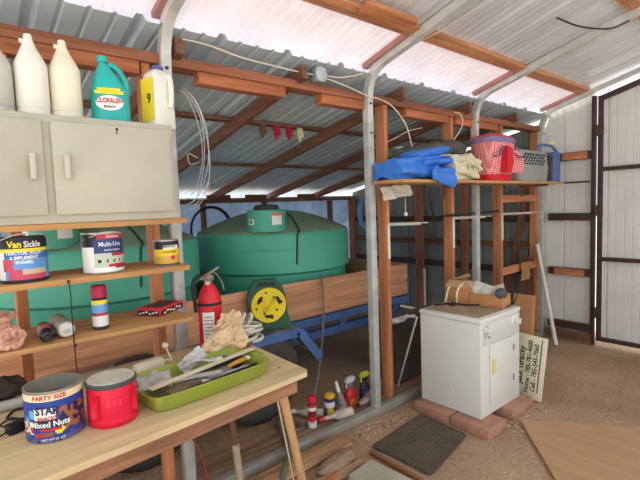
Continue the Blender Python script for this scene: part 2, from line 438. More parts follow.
# ---------------------------------------------------------------- wall cabinet
cab_m = M('cream_painted_wood', (184, 177, 160), .6, 0, .07, 2.5)
t = thing('wall_cabinet', 'cream painted wall cabinet with two flat doors under the jugs', 'cabinet', (.12, .1, 1.571))
b = B(); b.box(-.052, .3, -.6, .795, 1.571, 1.985, bev=.003); part('body', b, cab_m, t)
for y0, y1, hy in ((-.26, .289, .25), (.318, .776, .362)):
    b = B(); b.box(.301, .318, y0, y1, 1.604, 1.958, bev=.003); dr = part('door', b, cab_m, t)
    b = B(); b.box(.318, .336, hy-.009, hy+.009, 1.74, 1.765, bev=.003); b.box(.318, .336, hy-.009, hy+.009, 1.81, 1.832, bev=.003); b.box(.334, .344, hy-.010, hy+.010, 1.738, 1.834, bev=.004)
    part('handle', b, M('cream_handle', (200, 192, 170), .5, 0, .05), dr)
    if y0 > 0:
        for z in (1.66, 1.9): b = B(); b.box(.306, .322, y1+.0, y1+.008, z-.03, z+.03, bev=.002); part('hinge', b, M('cream_hinge', (176, 168, 148), .5, .1), dr)
b = B(); b.lathe([(.006, 0), (.004, .001)], (.3186, .555, 1.945), R=Matrix.Rotation(PI/2, 3, 'Y'), n=8); b.box(.318, .3195, .552, .556, 1.925, 1.945)
part('paint_chip', b, M('dark_paint_chip', (60, 44, 36)), t)

# shelves under the cabinet
def shelf(z0, z1, lab, y1=.842, bev=.003):
    b = B(); b.box(-.052, .302, -.7, y1, z0, z1, bev=bev)
    return solo('shelf_board', b, SH('y'), lab, 'shelf', 'plank shelves under the cabinet')
shelf(1.546, 1.570, 'orange-brown plank shelf directly under the cream cabinet')
shelf(1.328, 1.352, 'plank shelf carrying the three paint cans')
shelf(1.088, 1.108, 'plank shelf carrying the spray can and the red box')
b = B(); b.tube(cr([(.306, .338, 1.345), (.312, .342, 1.3), (.306, .342, 1.15), (.308, .344, .98)], 5), .0022, n=6)
b.blob((.306, .340, 1.343), (.005, .006, .005), sub=2); b.blob((.308, .346, 1.085), (.005, .007, .005), sub=2)
solo('hanging_cord', b, blackwire, 'thin dark cord hanging in front of the shelf with the spray can', 'cord')

# ---------------------------------------------------------------- jugs on the cabinet
def sup(cx, cy, z, rx, ry, e=3.0, n=28):
    out = []
    for k in range(n):
        a = 2*PI*k/n; c = math.cos(a); s_ = math.sin(a)
        out.append(Vector((cx+rx*math.copysign(abs(c)**(2/e), c), cy+ry*math.copysign(abs(s_)**(2/e), s_), z)))
    return out
ZT = 1.986
def white_jug(x, y, lab, m, hk=1.0, r=.0585):
    t = thing('plastic_jug', lab, 'jug', (x, y, ZT), 'white jugs on the cabinet')
    prof = [(0, .92), (.006, .99), (.03, 1), (.034, .93), (.04, 1), (.195, 1), (.207, .98), (.225, .87), (.25, .68), (.275, .49), (.297, .34), (.314, .27), (.322, .25), (.326, .19)]
    b = B(); b.loft([sup(x, y, ZT+z*hk, r*k*1.25 if k > .5 else r*k, r*k, 2.6) for z, k in prof]); part('body', b, m, t, smooth=60)
    b = B(); b.lathe([(.0145, 0), (.0145, .006), (.012, .009)], (x, y, ZT+.323*hk), n=18); part('cap', b, m, t)
    b = B(); b.tube(cr([(x-.02, y-.0, ZT+.31*hk), (x-.045, y-.005, ZT+.30*hk), (x-.065, y-.01, ZT+.25*hk), (x-.07, y-.012, ZT+.17*hk), (x-.06, y-.01, ZT+.1*hk)], 6), .010, n=10); part('handle', b, m, t)
    b = B(); b.lathe([(.0085, 0), (.0085, .012)], (x, y-.018, ZT+.304*hk), R=Matrix.Rotation(PI/2, 3, 'X') @ Matrix.Rotation(0, 3, 'Z'), n=12); part('vent_spout', b, m, t)
    return t
jw = M('jug_white', (232, 228, 216), .4, 0, .04, 6); jc = M('jug_cream', (232, 224, 200), .4, 0, .06, 6); jg = M('jug_grey', (196, 192, 182), .5, 0, .1, 6)
white_jug(.15, .292, 'clean white plastic jug without label in the middle of the three plain jugs', jw)
white_jug(.15, .410, 'yellowed white plastic jug beside the turquoise bleach bottle', jc)
white_jug(.14, .170, 'greyish dusty plastic jug at the left edge of the cabinet top', jg, .93, .062)
# bleach
teal = M('turquoise_plastic', (40, 178, 172), .35, 0, .05, 6)
bx, by = .155, .583
t = thing('bleach_bottle', 'turquoise bleach bottle with red lettering on the cabinet', 'bottle', (bx, by, ZT))
b = B(); pr = [(0, .95, 1), (.01, 1, 1), (.14, 1, 1), (.152, .99, 1), (.185, .82, .9), (.215, .62, .72), (.245, .38, .5), (.262, .25, .34), (.27, .21, .28)]
b.loft([sup(bx, by-(.022*max(0, (z-.14)/.13)), ZT+z, .055*kx, .078*ky*(1 if z < .15 else .93), 2.6) for z, ky, kx in pr]); part('body', b, teal, t, smooth=60)
b = B(); b.lathe([(.021, 0), (.022, .004), (.022, .022), (.018, .026)], (bx, by-.022, ZT+.27), n=20); part('cap', b, teal, t)
b = B(); b.tube(cr([(bx, by-.0, ZT+.262), (bx, by+.03, ZT+.252), (bx, by+.056, ZT+.215), (bx, by+.068, ZT+.17), (bx, by+.068, ZT+.135)], 6), .0125, n=10); part('handle', b, teal, t)
# printed label on +x side
lw = M('label_white', (236, 234, 230), .5, 0, 0); lr = M('label_red', (200, 36, 52), .5, 0, 0); ly = M('label_yellow', (240, 214, 44), .5, 0, 0); lb = M('label_blue', (42, 74, 150), .5, 0, 0); lk = M('label_black', (34, 32, 38), .5, 0, 0)
b = B(); fx = bx+.0565
def oval(b, c, ry, rz, mi, n=28, x=None):
    vs = [(c[0], c[1]+ry*math.cos(2*PI*k/n), c[2]+rz*math.sin(2*PI*k/n)) for k in range(n)]
    b.add(vs, [list(range(n))], mi)
oval(b, (fx, by-.004, ZT+.088), .054, .032, 0)
for w_, zz, hh in ((.112, .132, .013), (.09, .145, .011)): b.box(fx-.001, fx+.0003, by-.004-w_/2, by-.004+w_/2, ZT+zz-hh/2, ZT+zz+hh/2, 2)
b.text('CLORALEN', .028, flat((fx+.0012, by-.004, ZT+.097), (0, 1, 0), (0, 0, 1)), 1, .035, .72)
b.text('BLEACH', .014, flat((fx+.0012, by-.004, ZT+.072), (0, 1, 0), (0, 0, 1)), 3, .03, .9)
part('label', b, [lw, lr, ly, lk], t, smooth=0)
t.rotation_euler = (0, 0, -.26)
# white jug with yellow label and purple cap
jx, jy = .165, .795
t = thing('detergent_jug', 'white handled jug with purple cap and yellow label at the right end of the cabinet', 'jug', (jx, jy, ZT))
b = B(); R_ = math.radians(16)
def rsup(cx, cy, z, rx, ry, e=4.5):
    return [Vector((cx+(p.x-cx)*math.cos(R_)-(p.y-cy)*math.sin(R_), cy+(p.x-cx)*math.sin(R_)+(p.y-cy)*math.cos(R_), z)) for p in sup(cx, cy, z, rx, ry, e)]
b.loft([rsup(jx, jy, ZT+z, .052*k, .060*k) for z, k in ((0, .94), (.008, 1), (.085, 1), (.092, .97), (.10, .97), (.225, .96), (.25, .86), (.262, .6), (.268, .5))]); part('body', b, jw, t, smooth=50)
b = B(); hxv = lambda u, w, z: Vector((jx+u*math.cos(R_)-w*math.sin(R_), jy+u*math.sin(R_)+w*math.cos(R_), ZT+z))
b.tube(cr([hxv(.048, .02, .24), hxv(.062, .022, .21), hxv(.064, .02, .13), hxv(.056, .018, .098)], 6), .013, n=10); part('handle', b, jw, t)
b = B(); b.lathe([(.026, 0), (.027, .003), (.027, .018), (.022, .022)], (jx, jy, ZT+.268), n=22); part('cap', b, M('purple_cap', (92, 84, 140), .4, 0, .05), t)
b = B(); o_ = hxv(0, -.0608, 0)
e1 = Vector((math.cos(R_), math.sin(R_), 0)); oo = Vector((o_.x, o_.y, ZT))
def q4(b, u0, u1, z0, z1, mi, lift=0):
    nrm = Vector((math.sin(R_), -math.cos(R_), 0))*lift
    b.add([oo+e1*u0+Vector((0, 0, z0))+nrm, oo+e1*u1+Vector((0, 0, z0))+nrm, oo+e1*u1+Vector((0, 0, z1))+nrm, oo+e1*u0+Vector((0, 0, z1))+nrm], [[0, 1, 2, 3]], mi)
q4(b, -.045, .042, .03, .225, 0, .0004);
b.text('9', .06, flat(oo+e1*.012+Vector((0, 0, .13))+Vector((math.sin(R_), -math.cos(R_), 0))*.0015, e1, (0, 0, 1)), 2, .03)
part('label', b, [ly, lb, lk], t, smooth=0)

# ---------------------------------------------------------------- paint cans
tin = M('tin_rim', (176, 172, 160), .35, .6, .1)
def can_base(name, lab, x, y, z, r, h, cat='paint can', grp='paint cans on the middle shelf', rimc=None):
    t = thing(name, lab, cat, (x, y, z), grp)
    b = B(); b.lathe([(r*.985, 0), (r*1.01, .003), (r, .008), (r, h-.008), (r*1.015, h-.004), (r*1.015, h), (r*.93, h), (r*.9, h-.006)], (x, y, z), n=36); part('body', b, rimc or tin, t)
    b = B(); b.lathe([(r*.89, 0), (r*.89, .004), (r*.8, .004), (r*.78, .002)], (x, y, z+h-.006), n=30); part('lid', b, tin, t)
    return t
def wrap(x, y, z, r, z0, z1, a0, a1, fn, nu=36, nv=24, lift=.0012):
    b = B(); b.grid(lambda u, v: Vector((x+(r+lift)*math.cos(a0+(a1-a0)*u), y+(r+lift)*math.sin(a0+(a1-a0)*u), z+z0+(z1-z0)*v)), nu, nv, fn)
    return b
A0 = -.06   # facing angle towards the viewer
x, y, z, r, h = .2, .21, 1.353, .080, .172
t = can_base('paint_can', 'gallon paint can with blue label showing a tractor, leftmost on the shelf', x, y, z, r, h, rimc=lk)
def fn1(u, v):
    if v > .78: return 3
    if v > .70: return 1
    if v < .06: return 3
    if v < .30 and .25 < u < .8: return 2 if v < .16 else (5 if u > .45 else 2)
    if .18 < u < .34 and .25 < v < .55: return 2
    if u < .2: return 4
    return 0 if v < .55 else 6
b = wrap(x, y, z, r, .006, h-.01, -1.5, 1.5, fn1)
b.text('Van', .034, cyl((x, y), r+.0015, z+h-.027, A0-.36), 1, .03, .9); b.text('Sickle', .032, cyl((x, y), r+.0015, z+h-.028, A0+.36), 4, .02, .8)
b.text('TRACTOR, EQUIP', .0165, cyl((x, y), r+.0015, z+.112, A0+.0), 4, .03, .95); b.text('& IMPLEMENT', .0165, cyl((x, y), r+.0015, z+.095, A0), 4, .03, .95); b.text('ENAMEL', .0165, cyl((x, y), r+.0015, z+.078, A0), 4, .03, .95)
part('label', b, [M('sky_print', (96, 150, 206), .4, 0, 0), ly, M('red_print', (196, 70, 96), .4, 0, 0), lk, lw, M('tan_print', (206, 176, 140), .4, 0, 0), M('blue_print', (52, 108, 178), .4, 0, 0)], t)
b = B(); b.tube(cr([(x-.01, y-r-.004, z+h-.02), (x+.06, y-r*.9, z+h-.008), (x+.085, y-.02, z+h+.012), (x+.06, y+r*.75, z+h+.008), (x-.01, y+r+.004, z+h-.02)], 7), .0022, n=6); part('wire_handle', b, galv, t)
x, y, z, r, h = .2, .497, 1.353, .080, .172
t = can_base('paint_can', 'gallon paint can with red and dark blue label, middle of the shelf', x, y, z, r, h)
def fn2(u, v):
    if v > .86: return 1 if u > .32 else 3
    if v > .50: return 0 if u > .27 else (3 if v > .66 else 2)
    if v < .07: return 2
    if v < .13: return 2 if u < .6 else 4
    if v < .2 and u > .5: return 1
    if u < .27: return 2
    if v > .42 and u > .55: return 1
    if .24 < v < .34: return 3 if (int(u*26) % 3 == 0) else 5
    return 5
b = wrap(x, y, z, r, .006, h-.008, -1.5, 1.5, fn2)
b.text('OrchGuard', .013, cyl((x, y), r+.0015, z+h-.018, A0+.35), 2, .02, .9)
b.text('Multi-Use', .026, cyl((x, y), r+.0015, z+.122, A0+.20), 2, .01, .9); b.text('Interior Exterior', .010, cyl((x, y), r+.0015, z+.098, A0+.3), 2, .02)

part('label', b, [M('navy_print', (44, 58, 116), .4, 0, 0), M('red_label', (186, 44, 58), .4, 0, 0), lw, lk, M('maroon_print', (120, 44, 44), .4, 0, 0), M('pale_green_print', (190, 196, 176), .4, 0, 0)], t)
b = B(); b.tube(cr([(x+.02, y-r*.98, z+h-.03), (x+.07, y-r*.6, z+h-.012), (x+.088, y-.02, z+h-.0), (x+.07, y+r*.55, z+h-.002), (x+.02, y+r*1.0, z+h-.03)], 7), .0022, n=6); part('wire_handle', b, galv, t)
b = B(); b.box(x+.0, x+.004, y+r+.002, y+r+.02, z+.12, z+.16); 
x, y, z, r, h = .2, .772, 1.353, .056, .118
t = can_base('stain_can', 'small yellow wood stain can at the right end of the shelf', x, y, z, r, h, 'can', None)
def fn3(u, v):
    if v > .86: return 1
    if v > .66: return 2 if (.30 < u < .72 and v < .82) else 1
    if v < .04: return 1
    if (u-.55)**2*6+(v-.3)**2*3.0 < .028: return 3
    if v < .36: return 4
    return 0
b = wrap(x, y, z, r, .004, h-.006, -1.5, 1.5, fn3, 30, 24)
b.text('MINWAX', .017, cyl((x, y), r+.0015, z+h*.745, A0-.05), 5, .03, .85); b.text('WOOD FINISH', .012, cyl((x, y), r+.0015, z+h*.53, A0-.05), 1, .02, .85)
part('label', b, [M('yellow_print', (236, 196, 30), .4, 0, 0), lk, lw, lr, M('ochre_print', (206, 160, 60), .4, 0, 0), M('grey_print', (70, 76, 100), .4, 0, 0)], t)

# ---------------------------------------------------------------- spray can, red box, tubes, shell
z3 = 1.109
def spray_can(name, lab, x, y, z, r, h, capm, bands, mats, grp=None, capr=.98, caph=.05, txt=None):
    t = thing(name, lab, 'spray can', (x, y, z), grp)
    b = B(); prof = [(r*.9, 0), (r, .005)]; ms = [len(mats)-1, len(mats)-1]
    for f, k in bands: prof.append((r, .005+f*(h-caph-.02))); ms.append(k)
    ms = [0]+[k for _, k in bands]+[len(mats)-1]
    prof += [(r*.75, h-caph-.003)]
    b.lathe(prof, (x, y, z), ms, 24)
    if txt:
        for body, sz, zz, mi in txt: b.text(body, sz, cyl((x, y), r, z+zz, math.atan2(-y, 2.26-x)), mi, .02, .8)
    part('body', b, mats, t)
    b = B(); b.lathe([(r*capr, 0), (r*capr, caph*.85), (r*capr*.9, caph), (r*capr*.85, caph)], (x, y, z+h-caph-.004), n=24); part('cap', b, capm, t)
    return t
spray_can('spray_can', 'spray can with dark red cap and a tractor picture on the shelf', .2, .468, z3, .032, .192, M('dark_red_cap', (176, 26, 62), .4, 0, .04), [(.08, 0), (.45, 3), (.55, 4), (.85, 1), (1, 2)],
          [M('chrome_dark', (80, 80, 84), .3, .5, 0), M('sky_print2', (110, 160, 210), .4, 0, 0), ly, M('white_print', (230, 226, 224), .4, 0, 0), M('red_print3', (180, 52, 40), .4, 0, 0), lk])
R3 = Matrix.Rotation(math.radians(34), 3, 'Z')
t = thing('cardboard_carton', 'flat red and black carton lying on the shelf near the steel post', 'box', (.085, .77, z3))
b = B(); c_ = Vector((.085, .77, z3+.0195)); b.obox(c_, (.13, .19, .037), R3, 0, .001)
part('carton', b, M('red_card', (206, 46, 52), .5, 0, .06), t)
b = B(); b.obox(c_+R3 @ Vector((0, -.0955, -.004)), (.118, .0012, .024), R3); b.obox(c_+R3 @ Vector((.0655, 0, -.004)), (.0012, .17, .024), R3); b.obox(c_+R3 @ Vector((0, 0, .019)), (.09, .14, .0012), R3)
part('black_print', b, M('black_card', (58, 44, 44), .5, 0, .2, 30), t)
b = B()
for k in range(6): b.obox(c_+R3 @ Vector((-.045+.018*k, -.0965, -.004+.004*((k*7) % 3-1))), (.012, .0006, .007), R3)
for k in range(6): b.obox(c_+R3 @ Vector((.0665, -.06+.024*k, -.004+.004*((k*5) % 3-1))), (.0006, .016, .008), R3)
part('pale_print', b, lw, t)
def tubebody(b, p0, p1, prof, mi, n=20):
    p0 = Vector(p0); p1 = Vector(p1); d = (p1-p0); L_ = d.length; q = Vector((0, 0, 1)).rotation_difference(d.normalized()).to_matrix()
    b.lathe([(r_, s_*L_) for r_, s_ in prof], p0, mi, n, R=q)
t = thing('caulk_tube', 'grey white tube of sealant lying on the shelf pointing forward', 'tube', (.19, .325, z3))
b = B(); tubebody(b, (.05, .328, z3+.034), (.255, .328, z3+.034), [(.03, 0), (.033, .02), (.033, .95), (.031, 1)], 0); part('tube', b, M('grey_tube', (168, 158, 136), .5, .1, .2, 14), t)
b = B(); tubebody(b, (.255, .328, z3+.034), (.262, .328, z3+.034), [(.030, 0), (.026, 1)], 0); tubebody(b, (.262, .328, z3+.034), (.31, .327, z3+.028), [(.008, 0), (.005, 1)], 0); part('end_cap', b, M('pale_cap', (214, 212, 200), .5, 0, .05), t)
t = thing('grease_cartridge', 'small black cartridge with orange label lying beside the sealant tube', 'tube', (.19, .25, z3))
b = B(); tubebody(b, (.10, .268, z3+.026), (.27, .258, z3+.026), [(.02, 0), (.025, .03), (.025, .94), (.02, 1)], 0); part('body', b, black, t)
b = B(); tubebody(b, (.14, .2656, z3+.026), (.225, .2607, z3+.026), [(.0258, 0), (.0258, 1)], 0); part('label', b, M('orange_label', (206, 104, 78), .5, 0, .25, 20), t)
b = B(); tubebody(b, (.27, .258, z3+.026), (.305, .256, z3+.024), [(.019, 0), (.019, .4), (.011, .5), (.011, 1)], 0); b.tube([(.285, .262, z3+.03), (.275, .288, z3+.045)], .008); part('nozzle', b, M('black_nozzle', (44, 46, 46), .4, .2, .1), t)
# mottled shell
sm = M('mottled_shell', (226, 186, 166), .45, 0, .2, 16, None, .3, rgb2=(176, 112, 92))
b = B(); c0 = Vector((.225, .105, z3))
b.lathe([(.03, .0), (.055, .03), (.062, .06), (.058, .1), (.075, .115), (.078, .128), (.07, .13), (.05, .10), (.03, .07)], c0, 0, 26, sy=.85)
b.blob(c0+Vector((.045, .03, .045)), (.04, .05, .044), sub=4, amp=.3, freq=4, seed=3); b.blob(c0+Vector((.03, -.02, .06)), (.045, .05, .06), sub=4, amp=.3, freq=4, seed=5)
b.tube(cr([c0+Vector((.05, .05, .01)), c0+Vector((.06, .065, .03)), c0+Vector((.03, .07, .06))], 6), [.012]*13, n=8)
solo('seashell_ornament', b, sm, 'mottled pink and brown shell-like ornament at the left edge of the shelf', 'ornament')

# ---------------------------------------------------------------- work table
TZ = .87
topm = wood('ply', (212, 186, 142), 'y', .12, .55)
t = thing('work_table', 'wooden work table with pale plywood top under the cans and the green tray', 'table', (.4, .3, 0))
poly = [(.715, 1.183), (.04, 1.205), (.02, 1.19), (.02, -.62), (.92, -.62), (.738, 1.14), (.735, 1.165)]
b = B(); b.prism(poly, TZ-.022, TZ); part('tabletop', b, topm, t, smooth=20)
pe = [(.712, 1.17), (.04, 1.195), (.03, 1.18), (.03, -.6), (.905, -.6), (.727, 1.13)]
b = B(); b.prism([(p[0], p[1]) for p in [(.70, 1.135), (.06, 1.16), (.06, -.58), (.885, -.58)]], TZ-.095, TZ-.022)
part('apron', b, wood('apron', (156, 110, 80), 'y'), t)
legm = wood('leg', (196, 150, 108), 'z', .14)
def leg(p0, p1, r0, r1, m, nm='leg', lab=None):
    b = B(); b.tube([p0, Vector(p0).lerp(Vector(p1), .5), p1], [r0, (r0+r1)/2, r1], n=16); return part(nm, b, m, t, lab)
leg((.645, 1.09, TZ-.095), (.60, 1.275, .0), .021, .016, legm)
l2 = leg((.09, 1.09, TZ-.095), (.12, 1.15, .0), .021, .015, wood('legd', (120, 86, 64), 'z'), lab='dark back leg')
b = B(); b.tube([(.118, 1.145, .03), (.108, 1.125, .30)], [.019, .021], n=14); part('foot_sleeve', b, M('pale_sleeve', (176, 158, 136), .6), l2)
b = B(); b.beam((.72, .355, 0), (.72, .355, TZ-.095), .045, .045); part('leg', b, wood('legsq', (206, 150, 92), 'z'), t)
b = B(); b.beam((.72, -.45, 0), (.72, -.45, TZ-.095), .045, .045); part('leg', b, wood('legsq', (206, 150, 92), 'z'), t)
b = B(); b.beam((.14, -.45, 0), (.14, -.45, TZ-.095), .045, .045); part('leg', b, wood('legsq', (206, 150, 92), 'z'), t)
b = B()
for q in range(7): b.lathe([(.007+.002*(q % 2), 0), (.005, .0006)], (.60-.11*(q % 3), 1.11-.055*q+.06*(q % 2), TZ), n=8)
part('knot', b, M('dark_knot', (120, 86, 52)), t)
b = B(); b.prism([(.20, 1.07), (.15, 1.14), (.19, 1.19), (.25, 1.185), (.27, 1.12)], TZ+.0002, TZ+.0008); part('worn_patch', b, M('worn_brown', (176, 120, 72), .7), t)
for dx, lab in ((0, 'thin pale wooden stick leaning under the table beside its right front leg'), (.03, 'second thin pale stick leaning under the table, nearer its right front leg')):
    b = B(); b.tube([(.40+dx, 1.20+dx*.7, TZ-.11), (.40+dx, 1.33+dx*.4, .0)], .0055, n=8); solo('wooden_stick', b, M('pale_stick', (210, 184, 150), .7), lab, 'stick', 'sticks under the table')

# mixed nuts can
x, y, r, h = .555, .226, .086, .17
t = thing('nut_can', 'open blue metal can of mixed nuts with party size banner on the table', 'can', (x, y, TZ+.001))
z = TZ+.001
b = B(); b.lathe([(r*.97, 0), (r, .004), (r, h-.006), (r*1.02, h-.003), (r*1.02, h), (r*.965, h), (r*.96, .02), (r*.9, .012), (.001, .012)], (x, y, z), n=44, cap=False); part('body', b, tin, t)
b = B()
for q in range(5): b.lathe([(r*.958, .12-.018*q), (r*.945, .116-.018*q), (r*.958, .112-.018*q)], (x, y, z), n=36, cap=False)
part('inner_rings', b, M('inner_tin', (150, 150, 130), .3, .7, .1), t)
import mathutils
def fn4(u, v):
    n = mathutils.noise.noise(Vector((u*14, v*9, 1)))
    if v > .86: return 2
    if v < .10: return 5 if n < .2 else 1
    if v > .72: return 0
    if .36 < u < .60 and .47 < v < .72: return 4 if (.385 < u < .575 and .50 < v < .69) else 2
    if .33 < u < .66 and .30 < v < .47: return 1
    if .40 < u < .64 and .24 < v < .30: return 3
    if (u-.62)**2*10+(v-.23)**2*4 < .03 and u > .55: return 6
    if u > .62 and .2 < v < .7: return 7 if n > -.05 else 1
    if u < .33 and .18 < v < .45: return 7 if n > .15 else (3 if n < -.2 else 4)
    if .22 < u < .36 and .45 < v < .68: return 8 if n > 0 else 0
    if .36 < u < .55 and .12 < v < .22: return 7 if n > 0 else 3
    return 0 if n < .25 else 5
b = wrap(x, y, z, r, .004, h-.008, -PI+A0-.35, PI+A0-.35, lambda u, v: fn4((u-.5)*2+.5 if .25 < u < .75 else .1, v), 110, 34)
F0 = A0-.35+.05
b.text('PARTY SIZE', .0195, cyl((x, y), r+.0015, z+h-.0195, F0+.05), 3, .03, 1.0)
b.text('STAR', .036, cyl((x, y), r+.0015, z+.108, F0-.05), 1, .04, .8)
b.text('SNACKS', .017, cyl((x, y), r+.0015, z+.083, F0-.05), 3, .03, .9)
b.text('Mixed Nuts', .026, cyl((x, y), r+.0015, z+.063, F0+.02), 4, .03, .95)
b.text('NET WT 26 OZ', .010, cyl((x, y), r+.0015, z+.013, F0+.1), 4, .02, 1)
part('label', b, [M('can_blue', (34, 66, 148), .35, 0, 0), M('can_navy', (30, 36, 84), .35, 0, 0), M('can_cream', (234, 214, 178), .4, 0, 0), M('can_red', (190, 48, 52), .4, 0, 0), M('can_white', (232, 230, 226), .4, 0, 0), M('can_purple', (96, 92, 150), .4, 0, 0), ly, M('nut_brown', (150, 92, 62), .4, 0, 0), M('can_sky', (96, 178, 214), .4, 0, 0)], t)

# red coffee tub
x, y, r, h = .597, .397, .081, .143; z = TZ+.001
redp = M('red_plastic', (226, 22, 58), .4, 0, .04)
t = thing('coffee_tub', 'red plastic coffee tub with grey lid on the table', 'tub', (x, y, z))
rings = []
n = 60
for zz, k in ((0, .95), (.006, 1), (.022, 1), (.026, .985), (.034, 1), (.108, 1), (.118, 1), (.126, .985), (h, .985)):
    ring_ = []
    for q in range(n):
        a = 2*PI*q/n; rr = r*k
        for ac in (-1.02, .78):
            da = abs((a-ac+PI) % (2*PI)-PI)
            if .03 < zz < .112: rr -= .014*max(0, 1-(da/.24)**4)
        ring_.append(Vector((x+rr*math.cos(a), y+rr*math.sin(a), z+zz)))
    rings.append(ring_)
b = B(); b.loft(rings); part('body', b, redp, t, smooth=50)
b = B()
for (w0, w1, q0, q1) in ((-.042, .042, .104, .107), (-.042, .042, .060, .063), (-.045, -.042, .060, .107), (.042, .045, .060, .107)):
    b.grid(lambda u, v: cyl((x, y), r, z, A0-.12, lift=.0018)(w0+(w1-w0)*u, q0+(q1-q0)*v), 6, 1)
b = B()
for (w0, w1, q0, q1) in ((-.034, .034, .108, .1105), (-.034, .034, .062, .0645), (-.036, -.034, .062, .1105), (.034, .036, .062, .1105), (-.024, -.012, .075, .098), (-.005, .006, .075, .098), (.013, .024, .075, .098)):
    b.grid(lambda u, v: cyl((x, y), r, z, A0-.12, lift=.0018)(w0+(w1-w0)*u, q0+(q1-q0)*v), 6, 1)
part('embossed_panel', b, M('red_embossed', (236, 44, 76), .35, 0, 0), t)
b = B(); b.lathe([(r*1.03, 0), (r*1.05, .003), (r*1.05, .012), (r*1.0, .016)], (x, y, z+h-.006), n=44); ld = part('lid', b, M('dark_grey_lid', (74, 76, 76), .4, 0, .06), t)
b = B(); b.lathe([(r*.97, .0), (r*.95, .002)], (x, y, z+h+.010), n=44); part('dusty_top', b, M('dusty_lid_top', (190, 186, 170), .6, 0, .14, 14), ld)

# green paint tray
gr = M('olive_green_enamel', (152, 162, 64), .45, 0, .06)
t = thing('paint_tray', 'olive green metal tray full of tools on the table', 'tray', (.488, .785, TZ))
Rt = Matrix.Rotation(math.radians(5), 3, 'Z'); tc_ = Vector((.522, .765, TZ+.001))
def trpt(u, w, z_): return tc_+Rt @ Vector((u, w, z_))
def trr(k, z_, e=8, n=44, hx=.155, hy=.27): return [trpt(p.x, p.y, z_) for p in sup(0, 0, 0, hx*k if 0 else hx-(1-k)*.1, hy-(1-k)*.1, e, n)]
b = B(); b.loft([trr(.82, .0), trr(.86, .004), trr(.97, .056), trr(1.04, .060), trr(1.05, .064), trr(1.03, .065), trr(.955, .060), trr(.86, .008), trr(.8, .006)]); part('pan', b, gr, t, smooth=50)
b = B()
b.loft([[trpt(*p) for p in q] for q in [[(-.05, .272, .054), (.05, .272, .054), (.05, .272, .059), (-.05, .272, .059)], [(-.045, .30, .058), (.045, .30, .058), (.045, .30, .063), (-.045, .30, .063)]]]); part('lip', b, gr, t)
b = B()
for k in range(9): b.obox(trpt(-.12+.03*k, .0, .0065), (.012, .40, .002), Rt, 0)
part('dust_layer', b, M('dusty_tray_floor', (120, 112, 90), .8, 0, .2), t)
# tools in the tray
def tsolo(name, pts, mk, mats, lab, cat, **k):
    b = B(); mk(b); return solo(name, b, mats, lab, cat, **k)
cream = M('cream_stick', (222, 208, 178), .7, 0, .08); steel = M('tool_steel', (140, 140, 138), .35, .5, .15); dkw = M('dirty_wood', (112, 92, 74), .8, 0, .3, 20, None, .3)
b = B(); b.beam(trpt(.05, -.24, .066), trpt(-.02, .285, .075), .028, .005); solo('paint_stirrer', b, cream, 'long cream paint stirrer lying across the green tray', 'paint stick')
b = B(); b.beam(trpt(-.005, -.20, .060), trpt(.085, .05, .060), .03, .006); solo('wood_strip', b, M('grey_strip', (186, 182, 172), .7, 0, .12), 'grey white wooden strip in the left half of the green tray', 'wood strip')
t2 = thing('putty_knife', 'putty knife with orange handle lying in the green tray', 'putty knife', tuple(trpt(.07, .1, .05)))
b = B(); b.beam(trpt(.085, -.02, .055), trpt(.06, .10, .057), .05, .002); part('blade', b, steel, t2)
b = B(); b.tube([trpt(.06, .10, .060), trpt(.045, .165, .061), trpt(.038, .205, .061)], [.010, .014, .012], n=10, flat=.7); part('handle', b, M('orange_handle', (214, 148, 52), .5, 0, .1), t2)
b = B(); b.tube([trpt(.038, .205, .061), trpt(.036, .222, .061)], [.0135, .0125], n=10, flat=.7); part('end_cap', b, white, t2)
t2 = thing('paint_brush', 'dirty stiff paint brush with grey brown handle in the green tray', 'brush', tuple(trpt(.06, -.1, .02)))
b = B(); b.loft([[trpt(.10+.028*sx_, -.19, zc) for sx_, zc in ((-1, .03), (1, .03), (1, .048), (-1, .048))], [trpt(.085+.026*sx_, -.10, zc) for sx_, zc in ((-1, .034), (1, .034), (1, .052), (-1, .052))]]); part('bristles', b, dkw, t2)
b = B(); b.beam(trpt(.085, -.10, .043), trpt(.078, -.06, .044), .056, .02); part('ferrule', b, M('rusty_ferrule', (120, 104, 92), .5, .3, .3, 20), t2)
b = B(); b.tube(cr([trpt(.078, -.06, .044), trpt(.07, -.01, .047), trpt(.055, .06, .05), trpt(.05, .09, .05)], 5), [.02, .019, .016, .012, .011, .011, .012, .013, .014, .015, .015, .014, .013, .012, .011, .008], n=10, flat=.6); part('handle', b, dkw, t2)
b = B(); b.tube(cr([trpt(-.02, -.02, .03), trpt(-.01, .1, .034), trpt(0, .22, .034)], 5), [.022, .024, .024, .022, .02, .018, .017, .016, .015, .014, .012], n=10, flat=.6); solo('tool_handle', b, M('dark_steel_tool', (84, 84, 84), .5, .4, .2), 'dark grey metal tool lying under the stirrer in the green tray', 'tool')
b = B(); b.beam(trpt(.125, -.08, .05), trpt(.125, .20, .060), .012, .006); solo('file_blade', b, M('dark_blade', (58, 52, 48), .5, .3, .2), 'dark flat metal blade along the front side of the green tray', 'tool')
b = B(); b.loft([[trpt(.075, -.14, .012), trpt(.125, -.14, .012), trpt(.12, -.14, .03), trpt(.08, -.14, .03)], [trpt(.06, -.2, .012), trpt(.12, -.21, .012), trpt(.115, -.2, .034), trpt(.07, -.2, .034)]]); solo('scraper_block', b, dkw, 'small rusty block in the left front corner of the green tray', 'block')
